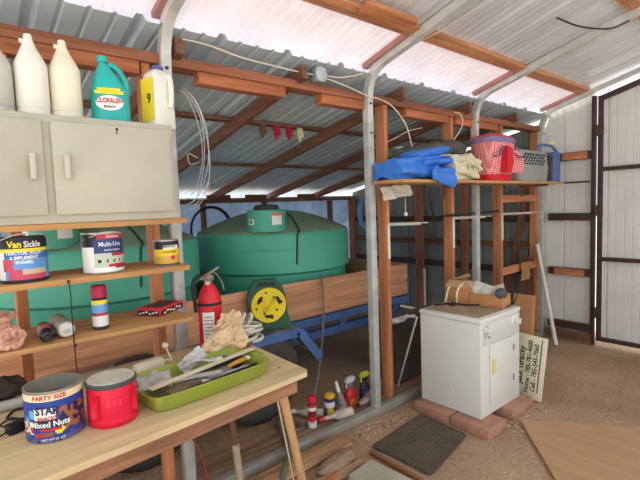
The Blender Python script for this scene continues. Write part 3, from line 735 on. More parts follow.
# crumpled white plastic scraps
def crumple(b, c, ux, uy, su, sv, amp, seed, nu=16, nv=16, curl=0.0, mi=0, floor_=None):
    c = Vector(c); ux = Vector(ux).normalized(); uy = Vector(uy); uy = (uy-ux*uy.dot(ux)).normalized(); nn = ux.cross(uy)
    from mathutils import noise
    def f(u, v):
        p = c+ux*((u-.5)*su)+uy*((v-.5)*sv)
        q = Vector((u*4+seed*3.7, v*4+seed, seed))
        d = noise.noise_vector(q)*amp+noise.noise_vector(q*2.7)*amp*.45
        p = p+nn*(d.z*1.3+curl*((u-.5)**2+(v-.5)**2)*4)+ux*d.x*.6+uy*d.y*.6
        if floor_ is not None: p.z = max(p.z, floor_)
        return p
    b.grid(f, nu, nv, mi)
b = B(); crumple(b, trpt(-.065, .0, .088), (0.2, 1, .7), (-.5, -.2, .9), .12, .06, .012, 4); crumple(b, trpt(-.04, .04, .078), (0, 1, -.15), (1, 0, .3), .17, .06, .012, 9)
solo('plastic_wrap', b, M('translucent_wrap', (196, 195, 188), .35, 0, .08), 'crumpled whitish plastic wrap sticking up from the green tray', 'plastic wrap', solid=.0012)
b = B(); crumple(b, trpt(-.03, -.19, .062), (0.3, 1, .1), (-.9, .2, .3), .13, .09, .014, 12)
solo('torn_paper', b, M('grey_scrap', (170, 166, 156), .8, 0, .15, 14), 'torn grey scrap of paper in the left back corner of the green tray', 'paper scrap', solid=.0012)
b = B(); crumple(b, trpt(.10, .06, .048), (0.1, 1, .0), (-.9, .1, .2), .22, .05, .008, 21)
solo('torn_paper', b, M('blue_grey_scrap', (176, 178, 180), .7, 0, .15, 14), 'pale grey strip of torn paper along the front inside of the green tray', 'paper scrap', solid=.0012)
b = B(); b.blob(trpt(-.04, .17, .035), (.05, .07, .026), 0, 3, .4, 2.2, 31)
solo('dirty_rag', b, M('dark_dirty_rag', (70, 60, 52), .95, 0, .25, 12), 'dark dirty rag under the stirrer at the right end of the green tray', 'rag', smooth=30)
# crumpled brown paper
bagm = M('crumpled_kraft_paper', (230, 198, 158), .8, 0, .12, 9, None, .3)
b = B(); b.blob((.285, .975, TZ+.088), (.06, .105, .042), 0, 4, .42, 2.4, 11, (.35, -.25, .2)); b.blob((.225, 1.06, TZ+.125), (.04, .08, .08), 0, 4, .5, 2.6, 15, (-.5, .4, .3)); b.blob((.255, 1.08, TZ+.06), (.04, .06, .058), 0, 4, .4, 2.5, 19)
solo('paper_bag', b, bagm, 'crumpled tan paper bag behind the green tray', 'paper bag', smooth=24)
b = B(); b.tube(cr([(.36, .985, TZ+.06), (.37, .99, TZ+.09), (.36, 1.0, TZ+.12)], 5), .006); 
# foam roller with white ball
t2 = thing('paint_roller', 'short white paint roller behind the green tray', 'paint roller', (.22, .655, TZ))
b = B(); tubebody(b, (.235, .585, TZ+.029), (.205, .715, TZ+.029), [(.024, 0), (.028, .04), (.028, .5), (.027, .52), (.028, .54), (.028, .96), (.024, 1)], 0); part('roller_cover', b, M('off_white_nap', (226, 216, 194), .8, 0, .06), t2)
b = B(); b.tube(cr([(.206, .71, TZ+.029), (.195, .745, TZ+.03), (.2, .765, TZ+.022), (.195, .755, TZ+.055), (.19, .745, TZ+.085)], 6), .004); b.tube(cr([(.235, .588, TZ+.029), (.24, .56, TZ+.03), (.25, .555, TZ+.004)], 5), .004); part('wire_frame', b, whitewire, t2)
b = B(); b.blob((.19, .742, TZ+.098), (.0155, .0155, .0155), amp=.02); part('ball', b, white, t2)
# adapter, cloth, tube at left
t2 = thing('power_adapter', 'black power adapter with cord on the table left of the nut can', 'adapter', (.45, .11, TZ))
b = B(); b.obox((.46, .118, TZ+.017), (.04, .05, .032), (0, 0, .3), 0, .004); part('body', b, black, t2)
b = B(); b.tube(cr([(.47, .1, TZ+.015), (.49, .07, TZ+.012), (.52, .04, TZ+.006), (.54, 0, TZ+.006), (.55, -.06, TZ+.006)], 6), .003, n=6); b.tube(cr([(.45, .10, TZ+.02), (.44, .08, TZ+.03), (.43, .10, TZ+.038), (.44, .12, TZ+.036)], 6), .003, n=6); part('cord', b, blackwire, t2)
b = B(); b.tube(cr([(.33+.045*math.cos(a), .15+.045*math.sin(a), TZ+.006+.004*(i % 3)) for i, a in enumerate([k*.7 for k in range(20)])], 3), .0045, n=6); solo('cable_coil', b, blackwire, 'small coil of black cable on the table behind the adapter', 'cable')
b = B(); b.blob((.13, .06, TZ+.055), (.075, .12, .055), 0, 4, .3, 1.8, 6); solo('dark_cloth', b, M('dark_brown_cloth', (72, 58, 54), .9, 0, .2, 10, None, .3), 'dark brown crumpled cloth at the left back of the table', 'cloth', smooth=30)
b = B(); b.tube([(.235, -.12, TZ+.021), (.235, .165, TZ+.021)], .02, n=16); solo('grey_pipe', b, M('grey_plastic_pipe', (176, 174, 168), .5), 'pale grey pipe lying on the table in front of the dark cloth', 'pipe')

# fire extinguisher
ex, ey = .09, 1.028; z = TZ+.001
exr = M('extinguisher_red', (214, 32, 46), .35, 0, .05)
t = thing('fire_extinguisher', 'red fire extinguisher standing on the table beside the hose coil', 'fire extinguisher', (ex, ey, z))
b = B(); b.lathe([(.056, 0), (.061, .006), (.061, .245), (.059, .26), (.052, .288), (.039, .318), (.026, .337), (.018, .345), (.018, .358)], (ex, ey, z), n=32); part('cylinder', b, exr, t, smooth=50)
b = B(); b.lathe([(.0615, .232), (.0635, .234), (.0635, .244), (.0615, .246)], (ex, ey, z), n=32, cap=False); part('strap_band', b, black, t)
b = B(); b.grid(lambda u, v: cyl((ex, ey), .061, z+.05+.15*v, -.62, lift=.001)((u-.5)*.062, 0), 10, 6); b2 = b
for k in range(7): b2.grid(lambda u, v: cyl((ex, ey), .061, z+.065+.018*k+.006*v, -.62, lift=.0016)((u-.5)*(.05 if k % 3 else .035), 0), 6, 1, 1)
part('label', b2, [lw, M('grey_lettering', (150, 150, 152), .5, 0, 0)], t)
vm = M('worn_valve_metal', (150, 140, 128), .4, .4, .2, 14)
b = B(); b.lathe([(.02, .352), (.022, .36), (.02, .385), (.014, .395)], (ex, ey, z), n=16); b.obox((ex+.008, ey-.006, z+.375), (.045, .045, .03), (0, 0, .3), 0, .004); part('valve', b, vm, t)
b = B(); b.beam((ex, ey-.05, z+.372), (ex, ey+.06, z+.425), .022, .006); b.tube(cr([(ex, ey-.02, z+.39), (ex, ey+.03, z+.40), (ex+.01, ey+.07, z+.345), (ex+.012, ey+.08, z+.30)], 5), .007, n=8, flat=.6); part('lever', b, vm, t)
b = B(); b.lathe([(.014, 0), (.014, .008)], (ex+.02, ey-.018, z+.352), R=Matrix.Rotation(PI/2, 3, 'Y'), n=16); part('gauge', b, M('pale_pink_gauge', (206, 170, 160), .4), t)
b = B(); b.tube(cr([(ex, ey-.02, z+.38), (ex-.005, ey-.06, z+.385), (ex-.01, ey-.084, z+.345), (ex-.01, ey-.079, z+.27), (ex-.01, ey-.074, z+.2)], 6), .010, n=10); part('hose', b, black, t)

# ---------------------------------------------------------------- trailer with tanks
bl = M('blue_painted_steel', (72, 104, 154), .5, .1, .14, 6); plyb = wood('trailer', (202, 146, 108), 'y', .22)
t = thing('utility_trailer', 'blue tandem trailer with plywood sides carrying the green tanks', 'trailer', (-1.6, 1.2, 0))
TY0, TY1 = -1.5, 3.63
b = B(); b.box(-.72, -.695, TY0, TY1, .655, .97, bev=.002); part('side_board', b, plyb, t)
b = B(); b.box(-2.5, -2.475, TY0, TY1, .655, .97); part('side_board', b, plyb, t)
b = B(); b.box(-2.475, -.72, TY1-.03, TY1, .655, .97); part('end_board', b, plyb, t)
b = B(); b.box(-2.48, -.72, TY0, TY1-.03, .61, .655); part('deck', b, DK('y'), t)
b = B(); b.box(-.76, -.69, TY0, TY1, .575, .64); b.box(-2.5, -2.43, TY0, TY1, .575, .64); b.box(-.80, -.74, TY0, TY1, .43, .50)
for yy in (TY0+.03, 0, 1.2, 2.45, TY1-.06): b.box(-2.45, -.76, yy-.03, yy+.03, .55, .61)
for yy in (-.6, 2.3, 2.75, 3.5): b.box(-.775, -.745, yy-.03, yy+.03, .43, .6)
b.beam((-.8, TY1-.05, .55), (-1.6, TY1+1.0, .50), .06, .09); b.beam((-2.4, TY1-.05, .55), (-1.6, TY1+1.0, .50), .06, .09)
part('chassis', b, bl, t)
b = B(); fx0, fx1 = -.685, -.47
pf = [(.12, .40), (.33, .655), (2.03, .655), (2.235, .40)]
for (ya, za), (yb_, zb_) in zip(pf, pf[1:]): b.add([(fx0, ya, za), (fx1, ya, za), (fx1, yb_, zb_), (fx0, yb_, zb_)], [[0, 1, 2, 3]], 0)
fo = part('fender', b, [M('dusty_blue_fender', (140, 132, 124), .7, 0, .2, 6)], t, solid=.008, smooth=0, label='dusty flat fender')
b = B()
for (ya, za), (yb_, zb_) in zip(pf, pf[1:]): b.beam((fx1, ya, za-.018), (fx1, yb_, zb_-.028), .008, .07, up=(0, -(zb_-za), abs(yb_-ya)))
part('fender_lip', b, bl, fo)
rub = M('tire_rubber', (66, 62, 60), .85, 0, .15, 12, None, .2)
for yy in (.85, 1.69):
    b = B(); Rw = Matrix.Rotation(PI/2, 3, 'Y')
    b.lathe([(.2, -.09), (.23, -.1), (.29, -.105), (.325, -.095), (.345, -.07), (.345, .07), (.325, .095), (.29, .105), (.23, .1), (.2, .09)], (-.575, yy, .345), 0, 44, R=Rw)
    wh = part('tire', b, rub, t)
    b = B(); b.lathe([(.2, .0), (.205, .085), (.19, .085), (.18, .05), (.12, .04), (.09, .06), (.05, .07), (.045, .09), (.02, .095)], (-.575, yy, .345), 0, 32, R=Rw); part('rim', b, M('rusty_rim', (160, 146, 130), .6, .2, .2), wh)
    b = B()
    for q in range(36):
        a = 2*PI*q/36; b.obox((-.575, yy+.343*math.sin(a), .345+.343*math.cos(a)), (.15, .036, .008), (-a, 0, 0))
    part('tread', b, rub, wh)
# tanks
gm = M('green_poly_tank', (84, 176, 148), .5, 0, .06, 2)
def tank(x, y, lab, r=.775, extras=True):
    z = .656
    t = thing('water_tank', lab, 'water tank', (x, y, z), 'green tanks on the trailer')
    prof = [(r*.93, 0), (r*.95, .02), (r*.95, .345), (r, .37), (r, .69), (r*.985, .72), (r*.93, .745), (r*.8, .79), (r*.6, .85), (r*.4, .895), (r*.2, .92), (.01, .93)]
    b = B(); b.lathe(prof, (x, y, z), [0]*5+[1]*6, 72); part('shell', b, [gm, M('dusty_tank_top', (126, 150, 124), .8, 0, .16, 3)], t, smooth=50)
    lx, ly_ = x+.50, y-.40
    b = B(); b.lathe([(.175, .74), (.175, .92), (.165, .93), (.10, .935)], (lx, ly_, z), 0, 36); mw = part('manway', b, gm, t)
    b = B(); b.lathe([(.11, .932), (.115, .952), (.10, .972), (.04, .977)], (lx, ly_, z), 0, 28); part('lid', b, M('dark_tank_lid', (64, 62, 60), .5, 0, .2), mw)
    fa = math.atan2(-ly_, 2.26-lx)
    b = B(); mf = lambda a: cyl((lx, ly_), .175, z+.85, fa+a)
    b.grid(lambda u, v: mf(.55)((u-.5)*.10, (v-.5)*.10), 6, 2, lambda u, v: 0); b.grid(lambda u, v: cyl((lx, ly_), .175, z+.89, fa+.55, lift=.0014)((u-.5)*.10, (v-.5)*.025), 6, 1, 1)
    part('warning_label', b, [lw, M('orange_print', (224, 120, 60), .5, 0, 0)], mw)
    b = B(); b.grid(lambda u, v: mf(-.85)((u-.5)*.07, (v-.5)*.05-.02), 4, 2, 0); b.grid(lambda u, v: cyl((lx, ly_), .175, z+.83, fa-.87, lift=.0014)((u-.5)*.035, (v-.5)*.03), 4, 1, 2)
    part('maker_label', b, [lw, lw, M('green_print', (90, 130, 110), .5, 0, 0)], mw)
    # strap over the tank
    sa = fa+.26
    def surf(rad):
        for (r0, z0), (r1, z1) in zip(prof[::-1], prof[::-1][1:]):
            if r0 <= rad <= r1: return z0+(z1-z0)*(rad-r0)/max(1e-6, r1-r0)
        return .72
    pts = [(r*f_, surf(r*f_)) for f_ in (.45, .6, .75, .88, .96)]+[(r, .70), (r, .60), (r, .44)]
    wob = [.14, .11, .08, .05, .04, .0, -.01, -.02]
    b = B(); b.tube(cr([Vector((x+(q[0]+.004)*math.cos(sa+w-.0), y+(q[0]+.004)*math.sin(sa+w), z+q[1]+.003)) for q, w in zip(pts, wob)], 4), .008, n=8); part('strap', b, M('dark_strap', (36, 70, 60), .7), t)
    b = B(); b.grid(lambda u, v: cyl((x, y), r, z+.57, fa-.12, lift=.004)((u-.5)*.42, (v-.5)*.018+.006*math.sin(u*PI)), 12, 1); part('raised_seam', b, M('green_seam', (74, 166, 136), .5, 0, 0), t)
    return t
tank(-1.58, 2.57, 'large green water tank with lid and warning label in the middle of the side bay')
tank(-1.58, .89, 'second large green water tank behind the shelves of paint cans')

# hose reel on fender
fz = .661
gm2 = M('dark_green_plastic', (34, 84, 58), .5, 0, .08); yel = M('yellow_plastic', (232, 204, 34), .45, 0, .05)
t = thing('hose_reel', 'green hose reel with yellow disc standing on the trailer fender', 'hose reel', (-.58, 1.82, fz))
nrm = Vector((.93, -.36, 0)).normalized(); rt = Vector((.36, .93, 0)).normalized()
c_ = Vector((-.58, 1.82, fz+.192)); RR = Matrix((rt, Vector((0, 0, 1)), nrm)).transposed()
def RP(u, v, w): return c_+rt*u+Vector((0, 0, v))+nrm*w
b = B(); out = [(-.12, -.18), (-.145, -.05), (-.15, .08), (-.125, .16), (-.09, .205), (.07, .205), (.11, .165), (.14, .08), (.15, -.05), (.175, -.15), (.16, -.18)]
inn = [(-.085, .158), (.068, .158), (.055, .188), (-.07, .188)]
n = len(out)
b.add([RP(u, v, -.045) for u, v in out]+[RP(u, v, .015) for u, v in out], [list(range(n))[::-1], [n+k for k in range(n)]]+[[k, (k+1) % n, n+(k+1) % n, n+k] for k in range(n)])
part('body', b, gm2, t, smooth=30)
b = B(); b.add([RP(u, v, .0165) for u, v in inn], [[0, 1, 2, 3]]); part('grip_opening', b, black, t)
b = B(); b.lathe([(.133, .0), (.136, .006), (.13, .014), (.045, .014), (.04, .02), (.001, .02)], RP(.005, .01, .015), 0, 40, R=RR); dsk = part('yellow_disc', b, yel, t, label='yellow disc')
for a in range(3):
    th = 2*PI*a/3+.5
    b = B(); b.tube([RP(.005+.085*math.cos(th+q), .01+.085*math.sin(th+q), .030) for q in (-.42, -.2, .1, .35)], [.009, .014, .014, .009], n=8, flat=.9); part('slot', b, black, dsk)
for q in range(8):
    th = 2*PI*q/8+.2; b = B(); b.lathe([(.0095, 0), (.008, .003)], RP(.005+(.1-.03*(q % 2))*math.cos(th), .01+(.1-.03*(q % 2))*math.sin(th), .0295), 0, 10, R=RR); part('bolt_hole', b, black, dsk)
b = B(); b.tube([RP(-.04, -.03, .036), RP(.05, .05, .036)], .012, n=8); part('crank_bar', b, M('yellow_dark', (214, 178, 30), .5), dsk)
# coil of hose on fender
hm = M('pale_grey_hose', (206, 202, 190), .5, 0, .08)
b = B(); pts = []
hx_, hy_ = .13, 1.205
for i in range(130):
    a = i*.27; k = i/130
    rr = .078+.02*math.sin(i*.37); pts.append(Vector((hx_+rr*math.cos(a), hy_+rr*math.sin(a), TZ+.012+.085*k+.014*math.sin(a+k*3)*min(1, k*5))))
b.tube(pts, .0095, n=8)
b.tube(cr([(hx_+.05, hy_-.06, TZ+.09), (hx_+.06, hy_-.05, TZ+.13), (hx_+.03, hy_-.01, TZ+.16), (hx_-.03, hy_-.02, TZ+.12), (hx_+.0, hy_-.06, TZ+.08)], 6), .0095, n=8)
b.tube(cr([(hx_+.03, hy_+.0, TZ+.09), (hx_+.05, hy_+.02, TZ+.14), (hx_+.02, hy_+.03, TZ+.15), (hx_-.03, hy_+.04, TZ+.09)], 6), .0095, n=8)
solo('hose_coil', b, hm, 'loose coil of pale grey hose on the back corner of the table', 'hose')

# hanging rope/cable from trailer board
b = B(); b.tube(cr([(-.68, 2.47, .975), (-.66, 2.42, .99), (-.655, 2.44, .9), (-.62, 2.40, .6), (-.42, 2.16, .25), (-.2, 1.86, .055), (-.16, 1.72, .055)], 7), .009, n=8)
b.tube(cr([(-.66, 2.43, .97), (-.66, 2.50, 1.0), (-.68, 2.58, .99), (-.70, 2.62, .978)], 5), .006, n=6)
solo('grey_cable', b, M('grey_green_cable', (112, 116, 104), .6, 0, .1), 'grey green cable hanging over the trailer side board down to the ground', 'cable')
b = B(); b.tube(cr([(-.44, 1.80, .02), (-.38, 1.74, .045), (-.29, 1.68, .06), (-.13, 1.62, .062), (-.02, 1.56, .076), (.08, 1.5, .084), (.145, 1.44, .084), (.2, 1.38, .08), (.245, 1.33, .03), (.27, 1.28, .016)], 8), .016, n=10)
solo('garden_hose', b, M('dark_green_hose', (92, 100, 76), .6, 0, .2), 'old dark green garden hose crossing the base rail behind the table leg', 'hose')
b = B(); b.tube(cr([(.014, .83, .772), (.016, .86, .5), (.02, .95, .3), (.03, 1.0, .066)], 7), .004, n=6)
solo('red_cable', b, M('red_cable_sheath', (176, 52, 56), .5), 'thin red cable hanging under the table beside the steel post', 'cable')

# black trough and items behind the dryer
t = thing('stock_trough', 'low black plastic trough on the ground behind the dryer', 'trough', (-.38, 3.4, 0))
b = B(); b.loft([sup(-.38, 3.4, 0, .17, .46, 5), sup(-.38, 3.4, .5, .2, .5, 5), sup(-.38, 3.4, .515, .215, .52, 5), sup(-.38, 3.4, .52, .205, .51, 5), sup(-.38, 3.4, .5, .185, .49, 5), sup(-.38, 3.4, .05, .16, .44, 5)]); part('basin', b, M('dusty_black_plastic', (84, 76, 66), .6, 0, .15), t, smooth=50)
b = B(); crumple(b, (-.36, 3.1, .545), (0, 1, 0), (1, 0, .1), .34, .12, .02, 3, floor_=.523); solo('white_rag', b, M('white_rag', (226, 228, 230), .9), 'white rag draped on the rim of the black trough', 'rag', solid=.003)
b = B(); b.lathe([(.028, 0), (.03, .006), (.03, .016), (.012, .02)], (.0, 3.12, .63), R=Matrix.Rotation(PI/2, 3, 'Y') @ Matrix.Rotation(0, 3, 'X'), n=20)
b = B(); b.tube([(-1.62, 5.15, 0), (-1.62, 5.15, .66)], .016, n=10); solo('white_upright', b, white, 'short white upright cylinder against the dim end wall', 'pipe')  # thin white vertical cylinder
b = B(); b.tube([(.122, 2.735, .715), (-.17, 2.83, .04)], .008, n=8); solo('metal_rod', b, M('pale_rod', (200, 190, 168), .5), 'thin pale rod leaning against the left corner of the dryer', 'rod')

# loops on walls
b = B()
for k in range(3): b.tube([(-3.1+.012*k, 2.62+(.27+.012*k)*math.cos(a), 1.36+(.27+.01*k)*math.sin(a)) for a in [2*PI*i/40 for i in range(40)]], .008, n=8, closed=True)
solo('black_hose_ring', b, black, 'large coiled black hose hanging on the back wall above the tanks', 'hose')
b = B()
for k in range(5): b.tube([(-2.72+(.10+.014*k)*math.cos(a), 5.12-.006*k, 1.47+(.2+.012*k)*math.sin(a)) for a in [2*PI*i/36 for i in range(36)]], .012, n=8, closed=True)
solo('blue_hose_coil', b, M('pale_blue_hose', (130, 168, 214), .5), 'pale blue coiled hose hanging on the far end wall of the side bay', 'hose')
b = B()
for k, (dy, dz, rr_) in enumerate(((0, 0, 0), (.012, .01, .006), (-.01, .012, -.012), (.02, -.012, .0), (.006, -.02, .014))):
    pts = [(.016+.004*k, .965+dy+(.118+rr_)*math.cos(a)+.006*math.sin(a*3+k), 1.93+dz+(.29+rr_)*math.sin(a)) for a in [-PI*.5+2*PI*.5*i/30 for i in range(31)]]
    b.tube(pts, .0022, n=5)
b.tube(cr([(.02, 1.04, 1.88), (.02, .99, 1.9), (.02, .985, 1.87), (.02, 1.0, 1.845), (.02, 1.05, 1.86)], 5), .0018, n=5)
solo('wire_coil', b, M('shiny_wire', (196, 196, 190), .3, .5, 0), 'loose coil of thin steel wire hanging from the post beside the cabinet', 'wire')
for y, c, lab in ((2.19, (186, 36, 56), 'larger red cloth tag clipped on the side roof batten'), (2.32, (186, 30, 50), 'red cloth tag next to the cream tag on the side roof batten'), (2.44, (226, 210, 170), 'small cream tag clipped on the side roof batten'), (2.05, (120, 84, 62), 'small brown tag clipped on the side roof batten')):
    b = B(); zz = zl(-.9)-.035
    b.loft([[Vector((-.895-.006, y-.026, zz)), Vector((-.895-.006, y+.026, zz)), Vector((-.895+.006, y+.026, zz)), Vector((-.895+.006, y-.026, zz))], [Vector((-.89-.006, y-.036, zz-.05)), Vector((-.87, y+.022, zz-.075)), Vector((-.86, y+.022, zz-.075)), Vector((-.88, y-.036, zz-.05))], [Vector((-.87, y-.026, zz-.125)), Vector((-.86, y-.008, zz-.085)), Vector((-.85, y-.008, zz-.085)), Vector((-.86, y-.026, zz-.125))]])
    b.box(-.903, -.887, y-.03, y+.026, zz, zl(-.9)-.027)
    solo('cloth_tag', b, M('tag_%d' % c[0]+str(c[1]), c, .8, 0, .1), lab, 'tag', 'tags on the side roof')

# ---------------------------------------------------------------- upper right shelf and load
b = B(); b.box(.004, .30, 2.38, 5.03, 1.744, 1.766, bev=.002); solo('shelf_board', b, SH('y'), 'long thin plank shelf on the right carrying the blue tarp and the red bag', 'shelf')
b = B(); b.beam((.28, 5.045, 1.755), (.48, 5.215, 1.757), .02, .02); solo('dark_rod', b, black, 'dark rod between the shelf end and the brown door post', 'rod')
brm = M('white_bracket', (228, 224, 210), .45, 0, .04)
def bracket(y, zt, lab, ln=.36):
    t = thing('shelf_bracket', lab, 'bracket', (-.05, y, zt-.28), 'white shelf brackets on the studs')
    b = B(); b.box(-.054, -.046, y-.012, y+.012, zt-.28, zt, bev=.002); part('upright_arm', b, brm, t)
    b = B(); b.beam((-.05, y, zt-.002), (-.05+ln, y, zt+.006), .024, .006); b.beam((-.046, y, zt-.012), (-.05+ln*.85, y, zt+.0), .004, .02); part('shelf_arm', b, brm, t)
    return t
bracket(2.625, 1.45, 'empty white metal shelf bracket on the stud left of the dryer boxes')
bracket(3.51, 1.46, 'empty white metal shelf bracket above the boxes on the dryer')
bracket(4.39, 1.463, 'empty white metal shelf bracket below the red picnic bag')
for y, w in ((2.3, 'under the left end'), (3.30, 'under the middle'), (4.7, 'under the right end')):
    b = B(); b.beam((.002, y, 1.733), (.27, y, 1.733), .03, .02); b.box(.001, .012, y-.015, y+.015, 1.62, 1.743)
    if y != 2.3: solo('shelf_cleat', b, DK('x'), 'dark wooden cleat '+w+' of the right shelf', 'cleat', 'cleats under the right shelf')
b = B(); b.beam((-.03, 3.30, 1.475), (-.03, 4.28, 1.485), .02, .02); solo('black_rod', b, black, 'thin black rod lying along the studs above the dryer', 'rod')
# blue tarp: folded bundle
tarp = M('blue_tarp', (58, 124, 214), .45, 0, .1, 7, None, .15)
b = B(); zs = 1.767
from mathutils import noise as MN
def fold(b, y0, y1, cx, rx, rz, seed, tz=0, taper=.0, layers=3, n=36, m=30, lean=0.0, amp=1.0):
    rings = []
    for i in range(m+1):
        v = i/m; yy = y0+(y1-y0)*v; ring_ = []
        kz = 1+taper*v
        for k in range(n):
            a = 2*PI*k/n; c = math.cos(a); s_ = math.sin(a)
            px = math.copysign(abs(c)**.6, c)*rx; pz = math.copysign(abs(s_)**.7, s_)*rz*kz
            d = MN.noise_vector(Vector((c*2+seed, s_*2.2, v*3.2)))*.035*amp+MN.noise_vector(Vector((c*5+seed, s_*5, v*8)))*.014*amp
            crease = .016*math.sin(a*layers+v*4+seed)
            p = Vector((cx+px+d.x+crease*c, yy+d.y*1.2, zs+rz*kz+pz+d.z+crease*s_+lean*v))
            p.z = max(p.z, zs+.0005)
            ring_.append(p)
        rings.append(ring_)
    mid = lambda R_: sum(R_, Vector())/len(R_)
    rings = [[mid(rings[0]).lerp(p, .55) for p in rings[0]]]+rings+[[mid(rings[-1]).lerp(p, .7)-Vector((0, .03, 0)) for p in rings[-1]]]
    b.loft(rings)
fold(b, 2.39, 2.86, .15, .125, .066, 1.3, taper=.5, amp=.3, layers=5, lean=.0)
def roll(b, p0, p1, rx, rz, seed, mi=0):
    p0 = Vector(p0); p1 = Vector(p1); d = (p1-p0).normalized(); side = d.cross(Vector((0, 0, 1))).normalized(); up = side.cross(d); rings = []
    for i in range(15):
        v = i/14; e = min(1, (v*(1-v)*4)**.25+.35); rg = []
        for k in range(24):
            a = 2*PI*k/24; c = math.cos(a); s_ = math.sin(a)
            q = 1+.10*MN.noise(Vector((c*2+seed, s_*2, v*4)))+.05*math.sin(3*a+seed+v*5)
            p = p0.lerp(p1, v)+side*(rx*e*q*c)+up*(rz*e*q*s_)
            rg.append(p)
        rings.append(rg)
    b.loft(rings, mi)
roll(b, (.16, 2.60, zs+.17), (.20, 2.97, zs+.235), .11, .035, 2.2)
roll(b, (.18, 2.66, zs+.115), (.24, 2.98, zs+.15), .10, .034, 5.1)
roll(b, (.20, 2.70, zs+.055), (.27, 2.99, zs+.06), .08, .038, 8.4)
roll(b, (.328, 2.68, zs+.045), (.332, 2.97, zs-.02), .024, .05, 3.4)
solo('blue_tarp', b, tarp, 'folded blue tarp at the left end of the right shelf', 'tarp', smooth=22)
# cream canvas
canv = M('cream_canvas', (214, 204, 176), .85, 0, .06, 8, None, .2)
b = B(); fold(b, 2.99, 3.36, .2, .10, .098, 7.7, layers=6, taper=.05, amp=.45)
for k in range(4):
    c__ = (.27+.008*k, 3.19+.02*k, zs+.075+.012*k)
    b.tube(cr([(c__[0]+.012, c__[1]-.14+.03*k, c__[2]-.05+.01*k), (c__[0]+.03, c__[1]-.1, c__[2]+.04), (c__[0]+.032, c__[1]+.06, c__[2]+.05-.02*k), (c__[0]+.02, c__[1]+.12, c__[2]-.03)], 6), .012, n=6, flat=.5)
solo('canvas_sheet', b, canv, 'folded cream canvas sheet between the blue tarp and the red bag', 'canvas', smooth=22)
# dark cover roll behind
b = B()
pts = cr([(-.0, 2.66, 1.97), (.02, 2.9, 2.0), (.03, 3.2, 2.035), (.04, 3.4, 2.07), (.04, 3.54, 2.06)], 7)
b.tube(pts, [.03+.05*math.sin(PI*min(1, i/ (len(pts)-1)+.05))+.012*math.sin(i*1.7) for i in range(len(pts))], n=14, flat=.9)
b.blob((.04, 3.40, 2.03), (.06, .14, .08), 0, 4, .35, 3, 4); b.blob((.045, 3.2, 1.88), (.035, .3, .12), 0, 4, .25, 3, 14)
solo('dark_cover', b, M('dark_grey_cover', (84, 82, 74), .75, 0, .2, 8, None, .3), 'dark grey rolled cover behind the canvas on the right shelf', 'cover', smooth=35)
# red picnic bag
def check_mat():
    m = bpy.data.materials.new('red_gingham'); m.use_nodes = True; nt = m.node_tree; bs = nt.nodes['Principled BSDF']; bs.inputs['Roughness'].default_value = .75
    tc = nt.nodes.new('ShaderNodeTexCoord'); mp = nt.nodes.new('ShaderNodeMapping'); mp.inputs['Rotation'].default_value = (.785, 0, 0); ck = nt.nodes.new('ShaderNodeTexChecker'); ck.inputs['Scale'].default_value = 70
    ck.inputs['Color1'].default_value = [lin(v) for v in (214, 74, 84)]+[1]; ck.inputs['Color2'].default_value = [lin(v) for v in (236, 178, 172)]+[1]
    nt.links.new(tc.outputs['Object'], mp.inputs['Vector']); nt.links.new(mp.outputs['Vector'], ck.inputs['Vector']); nt.links.new(ck.outputs['Color'], bs.inputs['Base Color']); return m
ging = check_mat(); redf = M('red_fabric', (214, 30, 46), .7, 0, .06); purp = M('purple_webbing', (136, 116, 150), .7, 0, .08)
cx, cy = .165, 3.82
t = thing('picnic_bag', 'round red checked cooler bag with purple straps on the right shelf', 'bag', (cx, cy, zs))
def brr(k, z_): return sup(cx, cy, zs+z_, .125*k, .222*k, 3.0, 44)
b = B(); b.loft([brr(.86, .0), brr(.9, .01), brr(.9, .058)]); part('base', b, redf, t, label='plain red base')
b = B(); b.loft([brr(.9, .058), brr(.96, .12), brr(1.0, .2), brr(1.03, .28), brr(1.05, .335)]); part('body', b, ging, t, smooth=50)
b = B(); b.loft([brr(1.05, .335), brr(1.09, .34), brr(1.09, .372), brr(1.02, .385)], cap=False); part('rim_band', b, purp, t)
b = B(); b.loft([brr(1.06, .372), brr(1.0, .392), brr(.7, .41), brr(.2, .42)]); part('lid', b, redf, t, smooth=60)
b = B(); b.loft([[Vector((cx+.115+dx, 3.85+yy*.7, zs+zz)) for yy, zz in ((-.13, .07), (.26, .07), (.30, .13), (.29, .19), (.22, .24), (.08, .27), (-.11, .27))] for dx in (0, .04, .055)]); part('front_pocket', b, ging, t, smooth=50)
b = B(); b.loft([[Vector((cx+.12+dx, 3.735+yy*.7, zs+zz)) for yy, zz in ((-.01, .07), (.10, .07), (.16, .16), (.13, .28), (.0, .30))] for dx in (0, .045, .06)]); part('red_flap', b, redf, t, smooth=40)
b = B()
b.tube(cr([(cx+.115, 3.60, zs+.21), (cx+.15, 3.63, zs+.205), (cx+.15, 3.68, zs+.25), (cx+.14, 3.73, zs+.29)], 6), .016, n=8, flat=.4)
b.tube(cr([(cx+.14, 3.83, zs+.29), (cx+.18, 3.89, zs+.22), (cx+.19, 3.95, zs+.20), (cx+.14, 4.05, zs+.24), (cx+.10, 4.05, zs+.31)], 6), .014, n=8, flat=.4)
part('strap', b, purp, t)
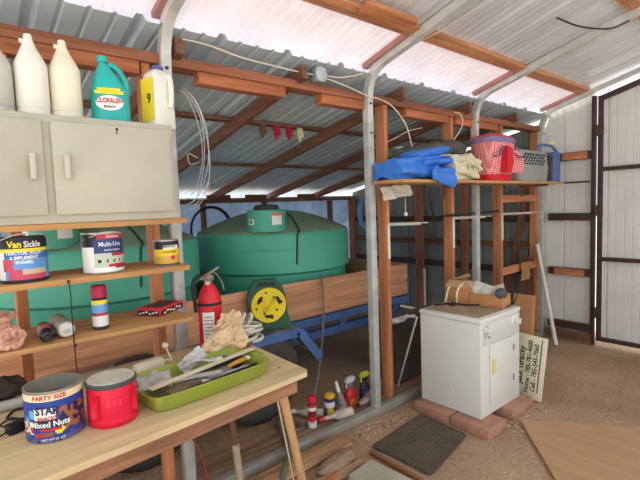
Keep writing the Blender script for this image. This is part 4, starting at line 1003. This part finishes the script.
# grey carrier and blue crate
gp = M('grey_carrier_plastic', (150, 150, 146), .5, 0, .08)
t = thing('pet_carrier', 'grey plastic carrier with slanted vent holes on the right shelf', 'carrier', (.16, 4.41, zs))
b = B(); b.loft([sup(.155, 4.41, zs+z_, .13*k, .32*k, 7, 40) for z_, k in ((0, .93), (.02, .97), (.12, .99), (.125, 1.02), (.14, 1.02), (.145, .99), (.27, .95), (.295, .88), (.30, .6))]); part('shell', b, gp, t, smooth=40)
b = B()
for i in range(4):
    for k in range(8):
        yy = 4.17+.056*k+(.028 if i % 2 else 0); zz = zs+.168+.029*i
        b.beam((.155+.13*.985, yy-.012, zz-.007), (.155+.13*.985, yy+.012, zz+.007), .012, .012, up=(1, 0, 0))
part('vent_slot', b, black, t)
b = B(); b.box(.14, .292, 4.735, 4.757, zs+.02, zs+.27, bev=.003); part('side_grille', b, M('dark_olive', (70, 66, 50), .6), t)
bp_ = M('dusty_blue_plastic', (84, 108, 158), .5, 0, .1)
t = thing('blue_crate', 'dusty blue plastic crate with handle bar at the right end of the shelf', 'crate', (.16, 4.8, zs))
b = B(); b.box(.02, .30, 4.765, 4.79, zs, zs+.30, bev=.004); b.box(.27, .30, 4.79, 4.93, zs, zs+.30, bev=.004); part('panel', b, bp_, t)
b = B(); b.tube(cr([(.285, 4.44, zs+.335), (.285, 4.5, zs+.355), (.285, 4.72, zs+.36), (.285, 4.8, zs+.34), (.285, 4.9, zs+.29)], 6), .014, n=8); b.tube([(.285, 4.44, zs+.335), (.275, 4.43, zs+.30)], .012, n=8); part('handle_bar', b, bp_, t)
b = B(); b.obox((.285, 4.76, zs+.382), (.05, .06, .03), (0, 0, .4), 0, .008); solo('yellow_sponge', b, M('pale_yellow_sponge', (224, 212, 140), .9, 0, .1), 'small pale yellow sponge on the handle of the blue crate', 'sponge')
# porcelain fitting and pull cord, cable bundle, white cloth below shelf
t = thing('lamp_holder', 'white mushroom-shaped porcelain fitting behind the blue tarp', 'fitting', (-.3, 3.08, 2.0))
b = B(); b.lathe([(.022, 0), (.018, .03), (.018, .06), (.03, .075)], (-.3, 3.08, 2.0), n=20); part('stem', b, white, t)
b = B(); b.lathe([(.03, .073), (.052, .08), (.05, .09), (.02, .098)], (-.3, 3.08, 2.0), n=24); part('cap', b, white, t)
b = B(); b.beam((-.3, 2.68, 1.985), (-.3, 3.49, 1.985), .04, .03); b.beam((-.3, 2.66, 1.985), (-.11, 2.66, 1.985), .04, .03)
solo('carrier_batten', b, DK('y'), 'dark batten behind the blue tarp holding the white fitting', 'batten')
b = B(); crumple(b, (.06, 2.60, 1.69), (0, 1, .1), (.3, 0, -1), .34, .10, .016, 5, 22, 10)
b.v = [Vector((v.x, v.y, min(v.z, 1.742))) for v in b.v]
solo('white_cloth', b, M('grey_white_cloth', (206, 200, 186), .9), 'whitish cloth hanging under the left end of the right shelf', 'cloth', solid=.003)
t = thing('pull_cord', 'white pull cord with round knob hanging under the right shelf', 'cord', (.0, 2.78, 1.50))
b = B(); b.tube(cr([(.015, 2.74, 1.741), (.01, 2.76, 1.62), (.008, 2.765, 1.525)], 5), .003, n=6); part('cord', b, whitewire, t)
b = B(); b.blob((.008, 2.765, 1.515), (.017, .017, .017), amp=.01); part('knob', b, white, t)
b = B()
for k in range(4): b.tube(cr([(-.02+.01*k, 3.10+.035*k, 1.72), (-.04, 3.13+.02*k, 1.62-.02*k), (-.03, 3.17+.014*k, 1.48-.03*k), (-.05, 3.12+.03*k, 1.36-.02*k), (-.04, 3.09+.045*k, 1.28+.02*k)], 6), .003, n=6)
solo('cable_bundle', b, blackwire, 'bundle of dark cables hanging under the shelf below the blue tarp', 'cable')
b = B()
for k in range(3): b.tube([(-.03, 3.43+(.05+.006*k)*math.cos(a)-.1, 2.03+.06*math.sin(a)) for a in [PI*i/14 for i in range(15)]], .004, n=6)

# electrical wiring along the eave
t = thing('junction_box', 'grey electrical junction box above the ledger beam', 'junction box', (-.0, 1.925, 2.41))
b = B(); b.box(-.028, .02, 1.885, 1.965, 2.41, 2.505, bev=.006); part('box', b, M('grey_box', (160, 166, 168), .5, .1, .06), t)
b = B(); b.lathe([(.05, 0), (.05, .006), (.046, .009)], (.02, 1.925, 2.458), R=Matrix.Rotation(PI/2, 3, 'Y'), n=8); part('cover_plate', b, M('pale_plate', (182, 190, 194), .45, .1, .04), t)
def wire(pts, lab, r=.0045, m=whitewire, n=7): 
    b = B(); b.tube(cr(pts, n), r, n=6); return solo('electric_wire', b, m, lab, 'wire')
wire([(-.02, .99, 2.50), (.0, 1.14, 2.49), (.0, 1.35, 2.462), (.0, 1.6, 2.452), (-.01, 1.8, 2.452), (-.01, 1.884, 2.455)], 'white cable sagging along the ledger from the nearest arch to the junction box')
wire([(.01, 1.966, 2.455), (.02, 2.1, 2.462), (.03, 2.25, 2.50), (.04, 2.39, 2.55)], 'white cable rising from the junction box to the steel arch on its right')
wire([(.01, 1.966, 2.44), (.012, 2.15, 2.415), (.012, 2.38, 2.372), (.012, 2.47, 2.37), (.02, 2.62, 2.33), (.04, 2.75, 2.2), (.05, 2.8, 2.05), (.05, 2.81, 2.0)], 'white cable passing the arch and hanging down to the blue tarp')
wire([(-.02, 3.50, 2.385), (.0, 3.56, 2.37), (.01, 3.58, 2.29), (.0, 3.5, 2.18), (-.01, 3.40, 2.11), (-.02, 3.2, 2.09)], 'white cable looping around the stud left of the red bag')
wire([(-.2, 3.27, 2.26), (-.22, 3.1, 2.22), (-.25, 2.95, 2.15), (-.28, 2.8, 2.09), (-.29, 2.72, 2.06)], 'white cable slanting behind the studs above the blue tarp')
wire([(.36, 2.475, 2.66), (.6, 2.48, 2.69), (.95, 2.49, 2.77), (1.3, 2.52, 2.86)], 'pale cable running along the top of the arch above the tarp', .004)
wire([(.92, 3.3, 2.83), (1.0, 3.5, 2.79), (1.1, 3.75, 2.80), (1.2, 3.83, 2.84)], 'black cable sagging under the roof at the top right', .006, blackwire)

# ---------------------------------------------------------------- clothes dryer
dm = M('white_appliance_enamel', (222, 221, 212), .35, 0, .03, 3)
t = thing('clothes_dryer', 'white front-loading clothes dryer standing on concrete pavers', 'dryer', (.395, 3.03, .066))
X0, X1, Y0, Y1 = .142, .65, 2.748, 3.31
b = B(); b.box(X0, X1, Y0, Y1, .067, .742, bev=.005); part('cabinet', b, dm, t)
b = B(); b.box(X0-.006, X1+.008, Y0-.006, Y1+.006, .743, .778, bev=.008); tp = part('worktop', b, dm, t)
b = B(); b.prism([(X0+.02, Y0+.03), (X1-.04, Y0+.04), (X1-.03, Y1-.05), (X0+.25, Y1-.03), (X0+.03, Y1-.02)], .7782, .7788); part('dust_film', b, M('brown_dust', (170, 146, 116), .9, 0, .22, 9), tp)
b = B(); b.box(X1, X1+.006, Y0+.03, Y1-.01, .585, .735, bev=.002); part('control_panel', b, M('panel_white', (212, 212, 206), .4, 0, .02), t)
b = B(); b.box(X1, X1+.014, 2.862, 3.188, .15, .578, bev=.006); dd = part('door', b, dm, t)
b = B(); b.box(X1+.014, X1+.03, 2.878, 2.906, .37, .47, bev=.004); part('door_handle', b, M('yellowed_handle', (226, 206, 140), .4, 0, .04), dd, label='yellowed handle')
for zz in (.26, .49): b = B(); b.box(X1+.012, X1+.018, 3.184, 3.196, zz-.025, zz+.025, bev=.002); part('hinge', b, M('hinge_grey', (120, 120, 118), .4, .3), dd)
RY = Matrix.Rotation(PI/2, 3, 'Y')
b = B(); b.lathe([(.026, 0), (.024, .004), (.018, .006), (.016, .03), (.012, .033)], (X1+.006, 2.815, .692), 0, 24, R=RY); part('knob', b, white, t)
b = B(); b.lathe([(.048, 0), (.046, .004), (.026, .006), (.024, .022), (.012, .024)], (X1+.006, 3.225, .69), 0, 28, R=RY); b.obox((X1+.04, 3.225, .688), (.03, .018, .04), None, 0, .005); part('timer_dial', b, white, t)
b = B(); b.lathe([(.036, 0), (.036, .001)], (X1+.0063, 2.815, .690), 0, 24, R=RY); part('dial_ring', b, M('dial_grey', (170, 170, 168), .4, 0, 0), t)
b = B()
for yy, zz, w_ in ((2.805, .648, .02), (2.85, .640, .03), (2.855, .632, .02)): b.box(X1+.006, X1+.0068, yy-w_/2, yy+w_/2, zz-.003, zz+.003)
part('panel_print', b, lk, t)
b = B(); b.lathe([(.006, 0), (.004, .002)], (.385, Y0, .24), 0, 10, R=Matrix.Rotation(PI/2, 3, 'X')); part('side_plug', b, M('plug_grey', (150, 146, 138)), t)
# pavers
pm = M('reddish_paver', (176, 130, 106), .9, 0, .12, 12, None, .3)
def paver(x0, y0, x1, y1, lab, rz=0):
    b = B(); b.obox(((x0+x1)/2, (y0+y1)/2, .028), (x1-x0, y1-y0, .075), (0, 0, rz), 0, .005)
    solo('paver', b, pm, lab, 'paver', 'pavers under the dryer')
paver(.14, 2.655, .455, 2.9, 'reddish concrete paver under the left front corner of the dryer', -.04)
paver(.468, 2.65, .765, 2.89, 'reddish concrete paver under the near right corner of the dryer', -.02)
paver(.47, 3.04, .73, 3.36, 'reddish concrete paver under the far right corner of the dryer')
paver(.13, 3.05, .455, 3.36, 'reddish concrete paver under the back of the dryer')
# boxes on the dryer
card = M('cardboard', (190, 132, 84), .85, 0, .12, 8); card2 = M('pale_cardboard', (206, 170, 128), .85, 0, .1, 8)
zt = .7795
t = thing('cardboard_box', 'battered closed cardboard box on the back left of the dryer', 'box', (.22, 3.23, zt))
Rb = Matrix.Rotation(.15, 3, 'Z'); t.scale = (1.22, 1.22, 1.25); bc = Vector((.215, 3.215, zt))
b = B(); b.obox(bc+Vector((0, 0, .05)), (.17, .15, .105), Rb, 0, .004); part('carton', b, card, t)
b = B(); b.obox(bc+Rb @ Vector((.0, -.05, .118)), (.16, .07, .004), Rb @ Euler((.5, 0, 0)).to_matrix()); b.obox(bc+Rb @ Vector((.0, .05, .122)), (.15, .09, .004), Rb @ Euler((-.45, .12, 0)).to_matrix()); b.obox(bc+Rb @ Vector((.088, .01, .105)), (.06, .14, .004), Rb @ Euler((0, .9, 0)).to_matrix()); b.obox(bc+Rb @ Vector((.0, .02, .15)), (.10, .13, .004), Rb @ Euler((-.3, -.35, .4)).to_matrix()); part('flap', b, card2, t)
b = B(); b.tube(cr([bc+Vector((.02, -.088, .002)), bc+Vector((.022, -.092, .06)), bc+Vector((.03, -.07, .105)), bc+Vector((.035, -.0, .13))], 5), .008, n=8); b.tube(cr([bc+Vector((-.055, -.11, .003)), bc+Vector((-.05, -.095, .06)), bc+Vector((-.04, -.08, .10)), bc+Vector((-.03, -.03, .12))], 5), .008, n=8); part('cord_loop', b, whitewire, t)
b = B(); b.tube(cr([(.17, 2.90, zt+.006), (.19, 2.97, zt+.006), (.24, 3.03, zt+.008), (.30, 3.05, zt+.008), (.36, 3.06, zt+.008), (.42, 3.13, zt+.008)], 6), .006, n=8); b.tube(cr([(.21, 2.99, zt+.012), (.27, 2.98, zt+.012), (.25, 3.05, zt+.012)], 6), .005, n=8)
b.obox((.27, 3.0, zt+.014), (.03, .045, .024), (0, 0, .5), 0, .004)
solo('plug_cable', b, blackwire, 'black power cord and plug lying on the dryer in front of the boxes', 'cord')
t = thing('cardboard_tray', 'open cardboard tray box with papers on the right back of the dryer', 'box', (.45, 3.2, zt))
Rb = Matrix.Rotation(.13, 3, 'Z'); bc = Vector((.46, 3.215, zt))
b = B()
for (dx, dy, sx_, sy_) in ((0, -.075, .26, .005), (0, .075, .26, .005), (-.13, 0, .005, .15), (.13, 0, .005, .15)): b.obox(bc+Rb @ Vector((dx, dy, .048)), (sx_, sy_, .094), Rb)
b.obox(bc+Vector((0, 0, .004)), (.26, .15, .005), Rb); part('tray', b, card, t)
b = B(); b.obox(bc+Rb @ Vector((-.055, -.0, .115)), (.15, .006, .11), Rb @ Euler((-.75, .25, .0)).to_matrix()); solo('folded_newspaper', b, M('newsprint', (208, 204, 194), .8, 0, .18, 22), 'folded newspaper sticking out of the cardboard tray on the dryer', 'newspaper')
b = B(); b.obox(bc+Rb @ Vector((.045, .035, .105)), (.12, .006, .1), Rb @ Euler((-.6, -.35, .2)).to_matrix()); solo('paper_sheet', b, M('paper_pink', (218, 196, 178), .8, 0, .1, 18), 'creased paper sheet behind the black disc in the cardboard tray', 'paper')
t = thing('black_puck', 'round black plastic cap with cable on the edge of the cardboard tray', 'cap', (.52, 3.2, zt+.08))
b = B(); tubebody(b, bc+Rb @ Vector((.095, -.04, .105)), bc+Rb @ Vector((.125, -.075, .115)), [(.04, 0), (.042, .2), (.042, .8), (.03, 1)], 0, 26); part('disc', b, M('dark_slate', (62, 66, 72), .4, 0, .1), t)
b = B(); b.tube(cr([bc+Rb @ Vector((.10, -.02, .12)), bc+Rb @ Vector((.145, .06, .125)), bc+Rb @ Vector((.165, .12, .09)), bc+Rb @ Vector((.16, .1, .03)), bc+Rb @ Vector((.15, .03, .010)), bc+Rb @ Vector((.155, -.02, .008))], 6), .005, n=8); part('cable', b, blackwire, t)
b = B(); b.obox(bc+Rb @ Vector((.165, .06, .045)), (.004, .10, .085), Rb @ Euler((0, .2, 0)).to_matrix()); 

# boards and sign behind the dryer
b = B(); b.obox((.535, 3.60, .405), (.175, .012, .80), (-.10, 0, 0)); solo('plywood_offcut', b, wood('offcut', (196, 142, 100), 'z', .12), 'narrow plywood offcut standing behind the dryer', 'board')
t = thing('yard_sign', 'cream sign with black hand lettering turned sideways leaning behind the dryer', 'sign', (.66, 3.47, 0))
Rsn = Euler((-.13, 0, 0)).to_matrix() @ Euler((0, .05, 0)).to_matrix(); sc_ = Vector((.635, 3.475, .262))
b = B(); b.obox(sc_, (.27, .014, .50), Rsn, 0, .001); part('panel', b, M('cream_sign_board', (226, 216, 184), .6, 0, .05), t)
b = B(); ux = Rsn @ Vector((0, 0, 1)); uy = Rsn @ Vector((-1, 0, 0)); fr = Rsn @ Vector((0, -.0078, 0))
for s_, u, sz, off in (('Jack Gracey', -.052, .072, 0.0), ('Home - 785-781-4600', .012, .053, -.0), ('Cell - 785-545-7060', .062, .053, .0)):
    b.text(s_, sz, flat(sc_+fr+Rsn @ Vector((u, 0, off)), ux, uy), 0, .025, .88)
b.obox(sc_+fr+Rsn @ Vector((.098, 0, .02)), (.008, .0006, .42), Rsn)
part('lettering', b, lk, t, smooth=0)
t_pole = B(); t_pole.tube([(.265, 4.93, .012), (-.035, 5.15, 1.075)], .021, n=14); solo('white_pole', t_pole, M('pvc_white', (222, 216, 204), .5, 0, .05), 'long white plastic pole leaning in the far corner beside the sign', 'pole')
b = B(); crumple(b, (-.035, 4.86, .80), (0, 1, 0), (.0, 0, 1), .2, .2, .012, 2, 12, 12)
b.v = [Vector((max(v.x, -.058), v.y, v.z)) for v in b.v]
solo('brown_rag', b, M('brown_rag', (170, 122, 76), .95, 0, .12), 'tan rag hanging over the board behind the dryer', 'rag', solid=.004)
b = B(); b.obox((-.14, 5.15, .462), (.14, .025, .92), (.03, 0, 0)); solo('dark_plank', b, DK('z'), 'dark stained plank standing in the far corner', 'board')

# ---------------------------------------------------------------- floor items
# mat
matm = M('dark_rubber_mat', (92, 78, 66), .9, 0, .25, 30)
t = thing('door_mat', 'dark ribbed rubber mat on the dirt in front of the dryer', 'mat', (.46, 2.33, .0))
q = [Vector((.281, 2.025, 0)), Vector((.228, 2.622, 0)), Vector((.632, 2.598, 0)), Vector((.738, 2.048, 0))]
def mp_(u, v): return q[0].lerp(q[1], v).lerp(q[3].lerp(q[2], v), u)
b = B(); cp = [mp_(u, v) for u, v in ((.06, 0), (.94, 0), (.985, .015), (1, .06), (1, .94), (.985, .985), (.94, 1), (.06, 1), (.015, .985), (0, .94), (0, .06), (.015, .015))]; b.prism([(p.x, p.y) for p in cp], .002, .012); part('backing', b, matm, t)
b = B()
NR = 26
for i in range(NR):
    v0 = .05+.9*i/NR
    P_ = [mp_(.05+.9*k/24, v0+(.014 if k % 2 else 0)) for k in range(25)]
    b.tube([(p.x, p.y, .013) for p in P_], .0045, n=4)
part('ribs', b, M('mat_ribs', (116, 98, 82), .9, 0, .2, 20), t)
# plywood sheet
b = B(); pw = [(.783, 3.044), (1.60, 3.665), (2.05, 3.1), (1.9, 1.83), (1.19, 2.60)]; b.prism([(.783, 3.044), (1.75, 3.78), (2.32, 3.06), (1.29, 2.46)], .004, .018)
solo('plywood_sheet', b, wood('groundply', (184, 146, 108), 'x', .08), 'tan plywood sheet lying on the dirt at the lower right', 'board')
b = B(); b.prism([(1.32, 2.44), (2.36, 3.06), (2.9, 2.4), (1.85, 1.8)], .003, .014)
solo('plywood_sheet', b, wood('groundply2', (176, 132, 98), 'x', .08), 'second brown plywood sheet at the bottom right edge', 'board')
# planks near the table leg
b = B(); b.obox((.15, 1.56, .037), (.115, .74, .045), (0, 0, .03), 0, .004); solo('wood_plank', b, wood('plank', (186, 142, 104), 'y'), 'reddish plank lying against the base rail behind the table leg', 'plank')
b = B(); b.blob((.29, 1.72, .03), (.065, .15, .038), 0, 4, .18, 1.8, 3, (0, 0, .15)); solo('flat_stone', b, M('grey_brown_stone', (158, 132, 108), .95, 0, .12, 8, None, .4), 'flat grey brown stone between the planks', 'stone')
b = B(); b.beam((.34, 1.15, .022), (.40, 1.83, .022), .055, .036, bev=.003); solo('wood_plank', b, wood('plank2', (180, 144, 110), 'y'), 'narrow pale plank between the flat stone and the grey slab', 'plank')
b = B(); b.prism([(.435, 1.862), (.455, 1.655), (.93, 1.62), (.90, 1.90)], .004, .05); solo('concrete_slab', b, M('grey_slab', (178, 168, 152), .9, 0, .1, 10, None, .2), 'pale grey slab at the bottom of the photo near the mat', 'slab')
b = B(); b.beam((.33, 1.965, .012), (.82, 1.955, .012), .025, .022); solo('edging_strip', b, wood('edge', (146, 100, 66), 'x'), 'brown wooden strip between the grey slab and the mat', 'wood strip')
b = B(); b.obox((.42, 1.5, .03), (.05, .22, .04), (0, 0, .2), 0, .003); solo('wood_block', b, OR('y'), 'orange wood offcut beside the grey slab', 'wood block')
b = B(); b.beam((-.28, 1.1, .02), (-.3, 1.84, .02), .10, .04); solo('wood_plank', b, wood('plank3', (150, 116, 90), 'y'), 'dusty plank on the dirt between the trailer wheel and the base rail', 'plank')

# bottles along the rail
zb = .0565-.014
def P0(x, y, z): return (x, y, z)
spray_can('spray_can', 'tall white and red spray can with red cap leftmost by the base rail', -.13, 1.86, .043, .031, .235, M('red_cap', (196, 30, 40), .4, 0, .04), [(.30, 3), (.52, 1), (.75, 0), (.9, 3), (1, 1)],
          [M('maroon_can', (120, 30, 40), .4, 0, 0), M('red_can', (196, 46, 52), .4, 0, 0), lk, M('white_can', (228, 222, 216), .4, 0, 0), lk], txt=[('CRC', .022, .05, 2)])
t = thing('wipes_canister', 'dark blue canister with yellow lid beside the base rail', 'canister', (-.235, 2.115, 0))
b = B(); b.lathe([(.036, 0), (.038, .004), (.038, .03), (.038, .08), (.038, .12), (.038, .15)], (-.235, 2.115, .001), [0, 0, 1, 2, 0, 2], 26)
b.grid(lambda u, v: cyl((-.235, 2.115), .0385, .03+.05*v, -.6)((u-.5)*.05, 0), 8, 4, 3); part('body', b, [M('navy_can', (52, 50, 100), .4, 0, 0), M('violet_can', (92, 80, 130), .4, 0, 0), lw, ly, lb], t)
b = B(); b.lathe([(.040, 0), (.041, .02), (.034, .024), (.03, .03)], (-.235, 2.115, .151), n=26); part('lid', b, M('orange_yellow_lid', (236, 176, 40), .4, 0, .04), t)
t = thing('caulk_bottle', 'slanted grey bottle with long white nozzle beside the canister', 'bottle', (-.2, 2.22, 0))
b = B(); tubebody(b, (-.19, 2.225, .008), (-.225, 2.20, .17), [(.036, 0), (.038, .05), (.036, .5), (.02, .95), (.012, 1)], 0); part('body', b, M('mauve_grey_plastic', (136, 120, 122), .4, 0, .1), t)
b = B(); tubebody(b, (-.225, 2.20, .17), (-.238, 2.187, .255), [(.016, 0), (.015, .5), (.010, 1)], 0); part('nozzle', b, M('white_nozzle', (230, 226, 218), .4), t)
b = B(); tubebody(b, (-.197, 2.214, .035), (-.206, 2.206, .07), [(.0385, 0), (.0385, 1)], 0); part('label', b, M('pink_label', (204, 150, 156), .5, 0, .2, 20), t)
def trigger(x, y, z, bodym, labm, trigm, neckm, lab, s=1.0, lab2=None):
    t = thing('spray_bottle', lab, 'spray bottle', (x, y, z), 'trigger bottles by the rail')
    b = B(); b.loft([sup(x, y, z+zz*s, .032*k*s, .048*k*s, 3, 28) for zz, k in ((0, .93), (.005, 1), (.11, 1), (.135, .85), (.155, .5), (.165, .34), (.175, .33))]); part('body', b, bodym, t, smooth=50)
    b = B(); b.grid(lambda u, v: Vector((x+.0325*s, y+(u-.5)*.076*s, z+(.025+.075*v)*s)), 4, 4, lambda u, v: 1 if v > .7 else 0); part('label', b, [labm, lab2 or labm], t)
    b = B(); b.lathe([(.018*s, .172*s), (.019*s, .176*s), (.019*s, .198*s), (.014*s, .2*s)], (x, y, z), n=18); part('collar', b, neckm, t)
    b = B(); b.loft([[Vector((x+sx_*.012*s, y+yy*s, z+zz*s)) for yy, zz in ((-.045, .222), (-.045, .205), (-.005, .198), (.03, .205), (.045, .225), (.03, .242), (-.02, .24))] for sx_ in (-1, 1)]); b.tube([(x, y-.03*s, z+.208*s), (x, y-.038*s, z+.185*s), (x, y-.033*s, z+.165*s)], .006*s, n=8); part('trigger_head', b, trigm, t, smooth=40)
    return t
trigger(-.215, 2.315, .0, M('red_bottle', (200, 40, 46), .4, 0, .05), M('yellow_flame', (228, 120, 60), .4, 0, .3, 30), M('white_trigger', (214, 214, 206), .4), M('blue_grey_neck', (110, 130, 150), .4), 'red spray bottle with white trigger head by the rail', 1.08, M('red_top', (206, 60, 50), .4, 0, 0))
trigger(-.165, 2.425, .043, M('black_bottle', (44, 40, 56), .35, 0, .05), M('purple_label', (170, 128, 140), .5, 0, .3, 30), M('lime_trigger', (212, 214, 40), .4), black, 'dark spray bottle with lime yellow trigger next to the steel post', 1.0, M('blue_label2', (90, 90, 150), .4, 0, 0))
clr = M('cloudy_clear_plastic', (196, 176, 156), .25, 0, .1, 10)
t = thing('clear_bottle', 'cloudy clear bottle with red cap lying along the base rail', 'bottle', (-.06, 2.02, .057))
b = B(); tubebody(b, (-.045, 2.17, .09), (-.12, 1.96, .075), [(.028, 0), (.034, .05), (.034, .45), (.028, .6), (.016, .75), (.013, 1)], 0, 24); part('body', b, clr, t, smooth=50)
b = B(); tubebody(b, (-.12, 1.96, .075), (-.135, 1.918, .072), [(.02, 0), (.022, .3), (.016, 1)], 0); part('cap', b, M('red_white_cap', (186, 44, 52), .4), t)
b = B(); tubebody(b, (-.068, 2.105, .0855), (-.09, 2.045, .081), [(.0348, 0), (.0345, 1)], 0); part('label', b, M('greyish_label', (176, 160, 160), .5, 0, .2, 20), t)
t = thing('small_bottle', 'small brownish bottle lying in front of the dark spray bottle', 'bottle', (-.09, 2.31, .057))
b = B(); tubebody(b, (-.10, 2.40, .10), (-.095, 2.29, .082), [(.02, 0), (.026, .06), (.026, .7), (.012, .9), (.011, 1)], 0); part('body', b, M('taupe_plastic', (146, 130, 118), .35, 0, .15, 14), t)
b = B(); tubebody(b, (-.095, 2.29, .082), (-.093, 2.265, .078), [(.014, 0), (.013, 1)], 0); part('cap', b, black, t)
t = thing('milky_bottle', 'milky plastic bottle lying behind the white and red spray can', 'bottle', (-.3, 1.99, 0))
b = B(); tubebody(b, (-.25, 2.06, .036), (-.42, 1.93, .036), [(.03, 0), (.034, .05), (.034, .6), (.02, .8), (.014, .85), (.014, 1)], 0); part('body', b, M('milky_plastic', (200, 190, 172), .4, 0, .08), t)
b = B(); tubebody(b, (-.42, 1.93, .036), (-.445, 1.911, .036), [(.017, 0), (.017, 1)], 0); part('cap', b, lw, t)

# gravel
b = B()
def inside(x, y, P):
    return all((P[(i+1) % len(P)][0]-P[i][0])*(y-P[i][1])-(P[(i+1) % len(P)][1]-P[i][1])*(x-P[i][0]) < .01 for i in range(len(P))) or all((P[(i+1) % len(P)][0]-P[i][0])*(y-P[i][1])-(P[(i+1) % len(P)][1]-P[i][1])*(x-P[i][0]) > -.01 for i in range(len(P)))
def pebble(x, y, s):
    for P in ([(.783, 3.044), (1.75, 3.78), (2.32, 3.06), (1.29, 2.46)], [(1.32, 2.44), (2.36, 3.06), (2.9, 2.4), (1.85, 1.8)], [(.46, 2.64), (.775, 2.64), (.775, 2.9), (.46, 2.9)], [(.13, 2.65), (.46, 2.65), (.46, 2.9), (.13, 2.9)], [(.46, 3.03), (.74, 3.03), (.74, 3.37), (.46, 3.37)], [(.22, 2.0), (.75, 2.0), (.64, 2.63), (.22, 2.63)]):
        if inside(x, y, P): return
    bm = bmesh.new(); bmesh.ops.create_icosphere(bm, subdivisions=1, radius=1)
    k = [random.uniform(.6, 1.3) for _ in range(3)]; rz = random.uniform(0, 6)
    for v in bm.verts: v.co = Vector((v.co.x*k[0]*s, v.co.y*k[1]*s, v.co.z*k[2]*s*.6))*random.uniform(.85, 1.1)
    b.bm(bm, random.randint(0, 2), Matrix.Translation((x, y, gz(x, y)+s*.25)) @ Matrix.Rotation(rz, 4, 'Z'))
for _ in range(420):
    x = random.gauss(.68, .10); y = random.uniform(2.88, 3.4)
    if (x < .66 and True) or x > .95: continue
    if .47 < x < .735 and 3.03 < y < 3.37: continue
    pebble(x, y, random.uniform(.004, .013))
for _ in range(330): pebble(random.uniform(.03, .24), random.uniform(2.0, 2.66), random.uniform(.003, .01))
for _ in range(330): pebble(random.uniform(.8, 1.2), random.uniform(2.5, 3.4), random.uniform(.002, .006)) if random.random() < .4 else pebble(random.uniform(.2, 1.8), random.uniform(3.4, 5.1), random.uniform(.003, .009))
for _ in range(200): pebble(random.uniform(-.6, -.2), random.uniform(1.2, 3.0), random.uniform(.003, .009))
o = solo('gravel', b, [M('pebble_tan', (186, 156, 126), .9), M('pebble_pale', (206, 186, 164), .9), M('pebble_brown', (150, 116, 90), .9)], 'loose pebbles scattered on the dirt around the dryer and mat', 'gravel'); o['kind'] = 'stuff'

# ---------------------------------------------------------------- camera
cd = bpy.data.cameras.new('camera'); cam = bpy.data.objects.new('camera', cd); COL.objects.link(cam)
cd.sensor_width = 36; cd.sensor_fit = 'HORIZONTAL'; cd.lens = 443/640*36; cd.clip_start = .02
def ray(px, py): return Vector((px-320, -(py-240), -443))
Yv = ray(852, 187).normalized(); Zv = -ray(535, 6000).normalized(); Zv = (Zv-Yv*Zv.dot(Yv)).normalized(); Xv = Yv.cross(Zv)
Rm = Matrix((Xv, Yv, Zv))      # rows: world axes in camera coordinates
cam.matrix_world = Matrix.Translation((2.26, 0, 1.6)) @ Rm.to_4x4()
S.camera = cam

# ---------------------------------------------------------------- light
w = bpy.data.worlds.new('sky'); S.world = w; w.use_nodes = True
bg = w.node_tree.nodes['Background']; bg.inputs['Color'].default_value = (.88, .95, 1.0, 1); bg.inputs['Strength'].default_value = 1.25
sd = bpy.data.lights.new('sun', 'SUN'); sd.energy = 8.5; sd.angle = .01; sd.color = (1, .98, .95); so = bpy.data.objects.new('sun', sd); COL.objects.link(so)
so.rotation_euler = (math.radians(4), math.radians(-30), 0); so.location = (4, -4, 6)
S.view_settings.view_transform = 'Standard'; S.view_settings.look = 'None'; S.view_settings.gamma = 1; S.view_settings.use_curve_mapping = False
S.view_settings.exposure = .45
S.cycles.max_bounces = 10; S.cycles.diffuse_bounces = 6
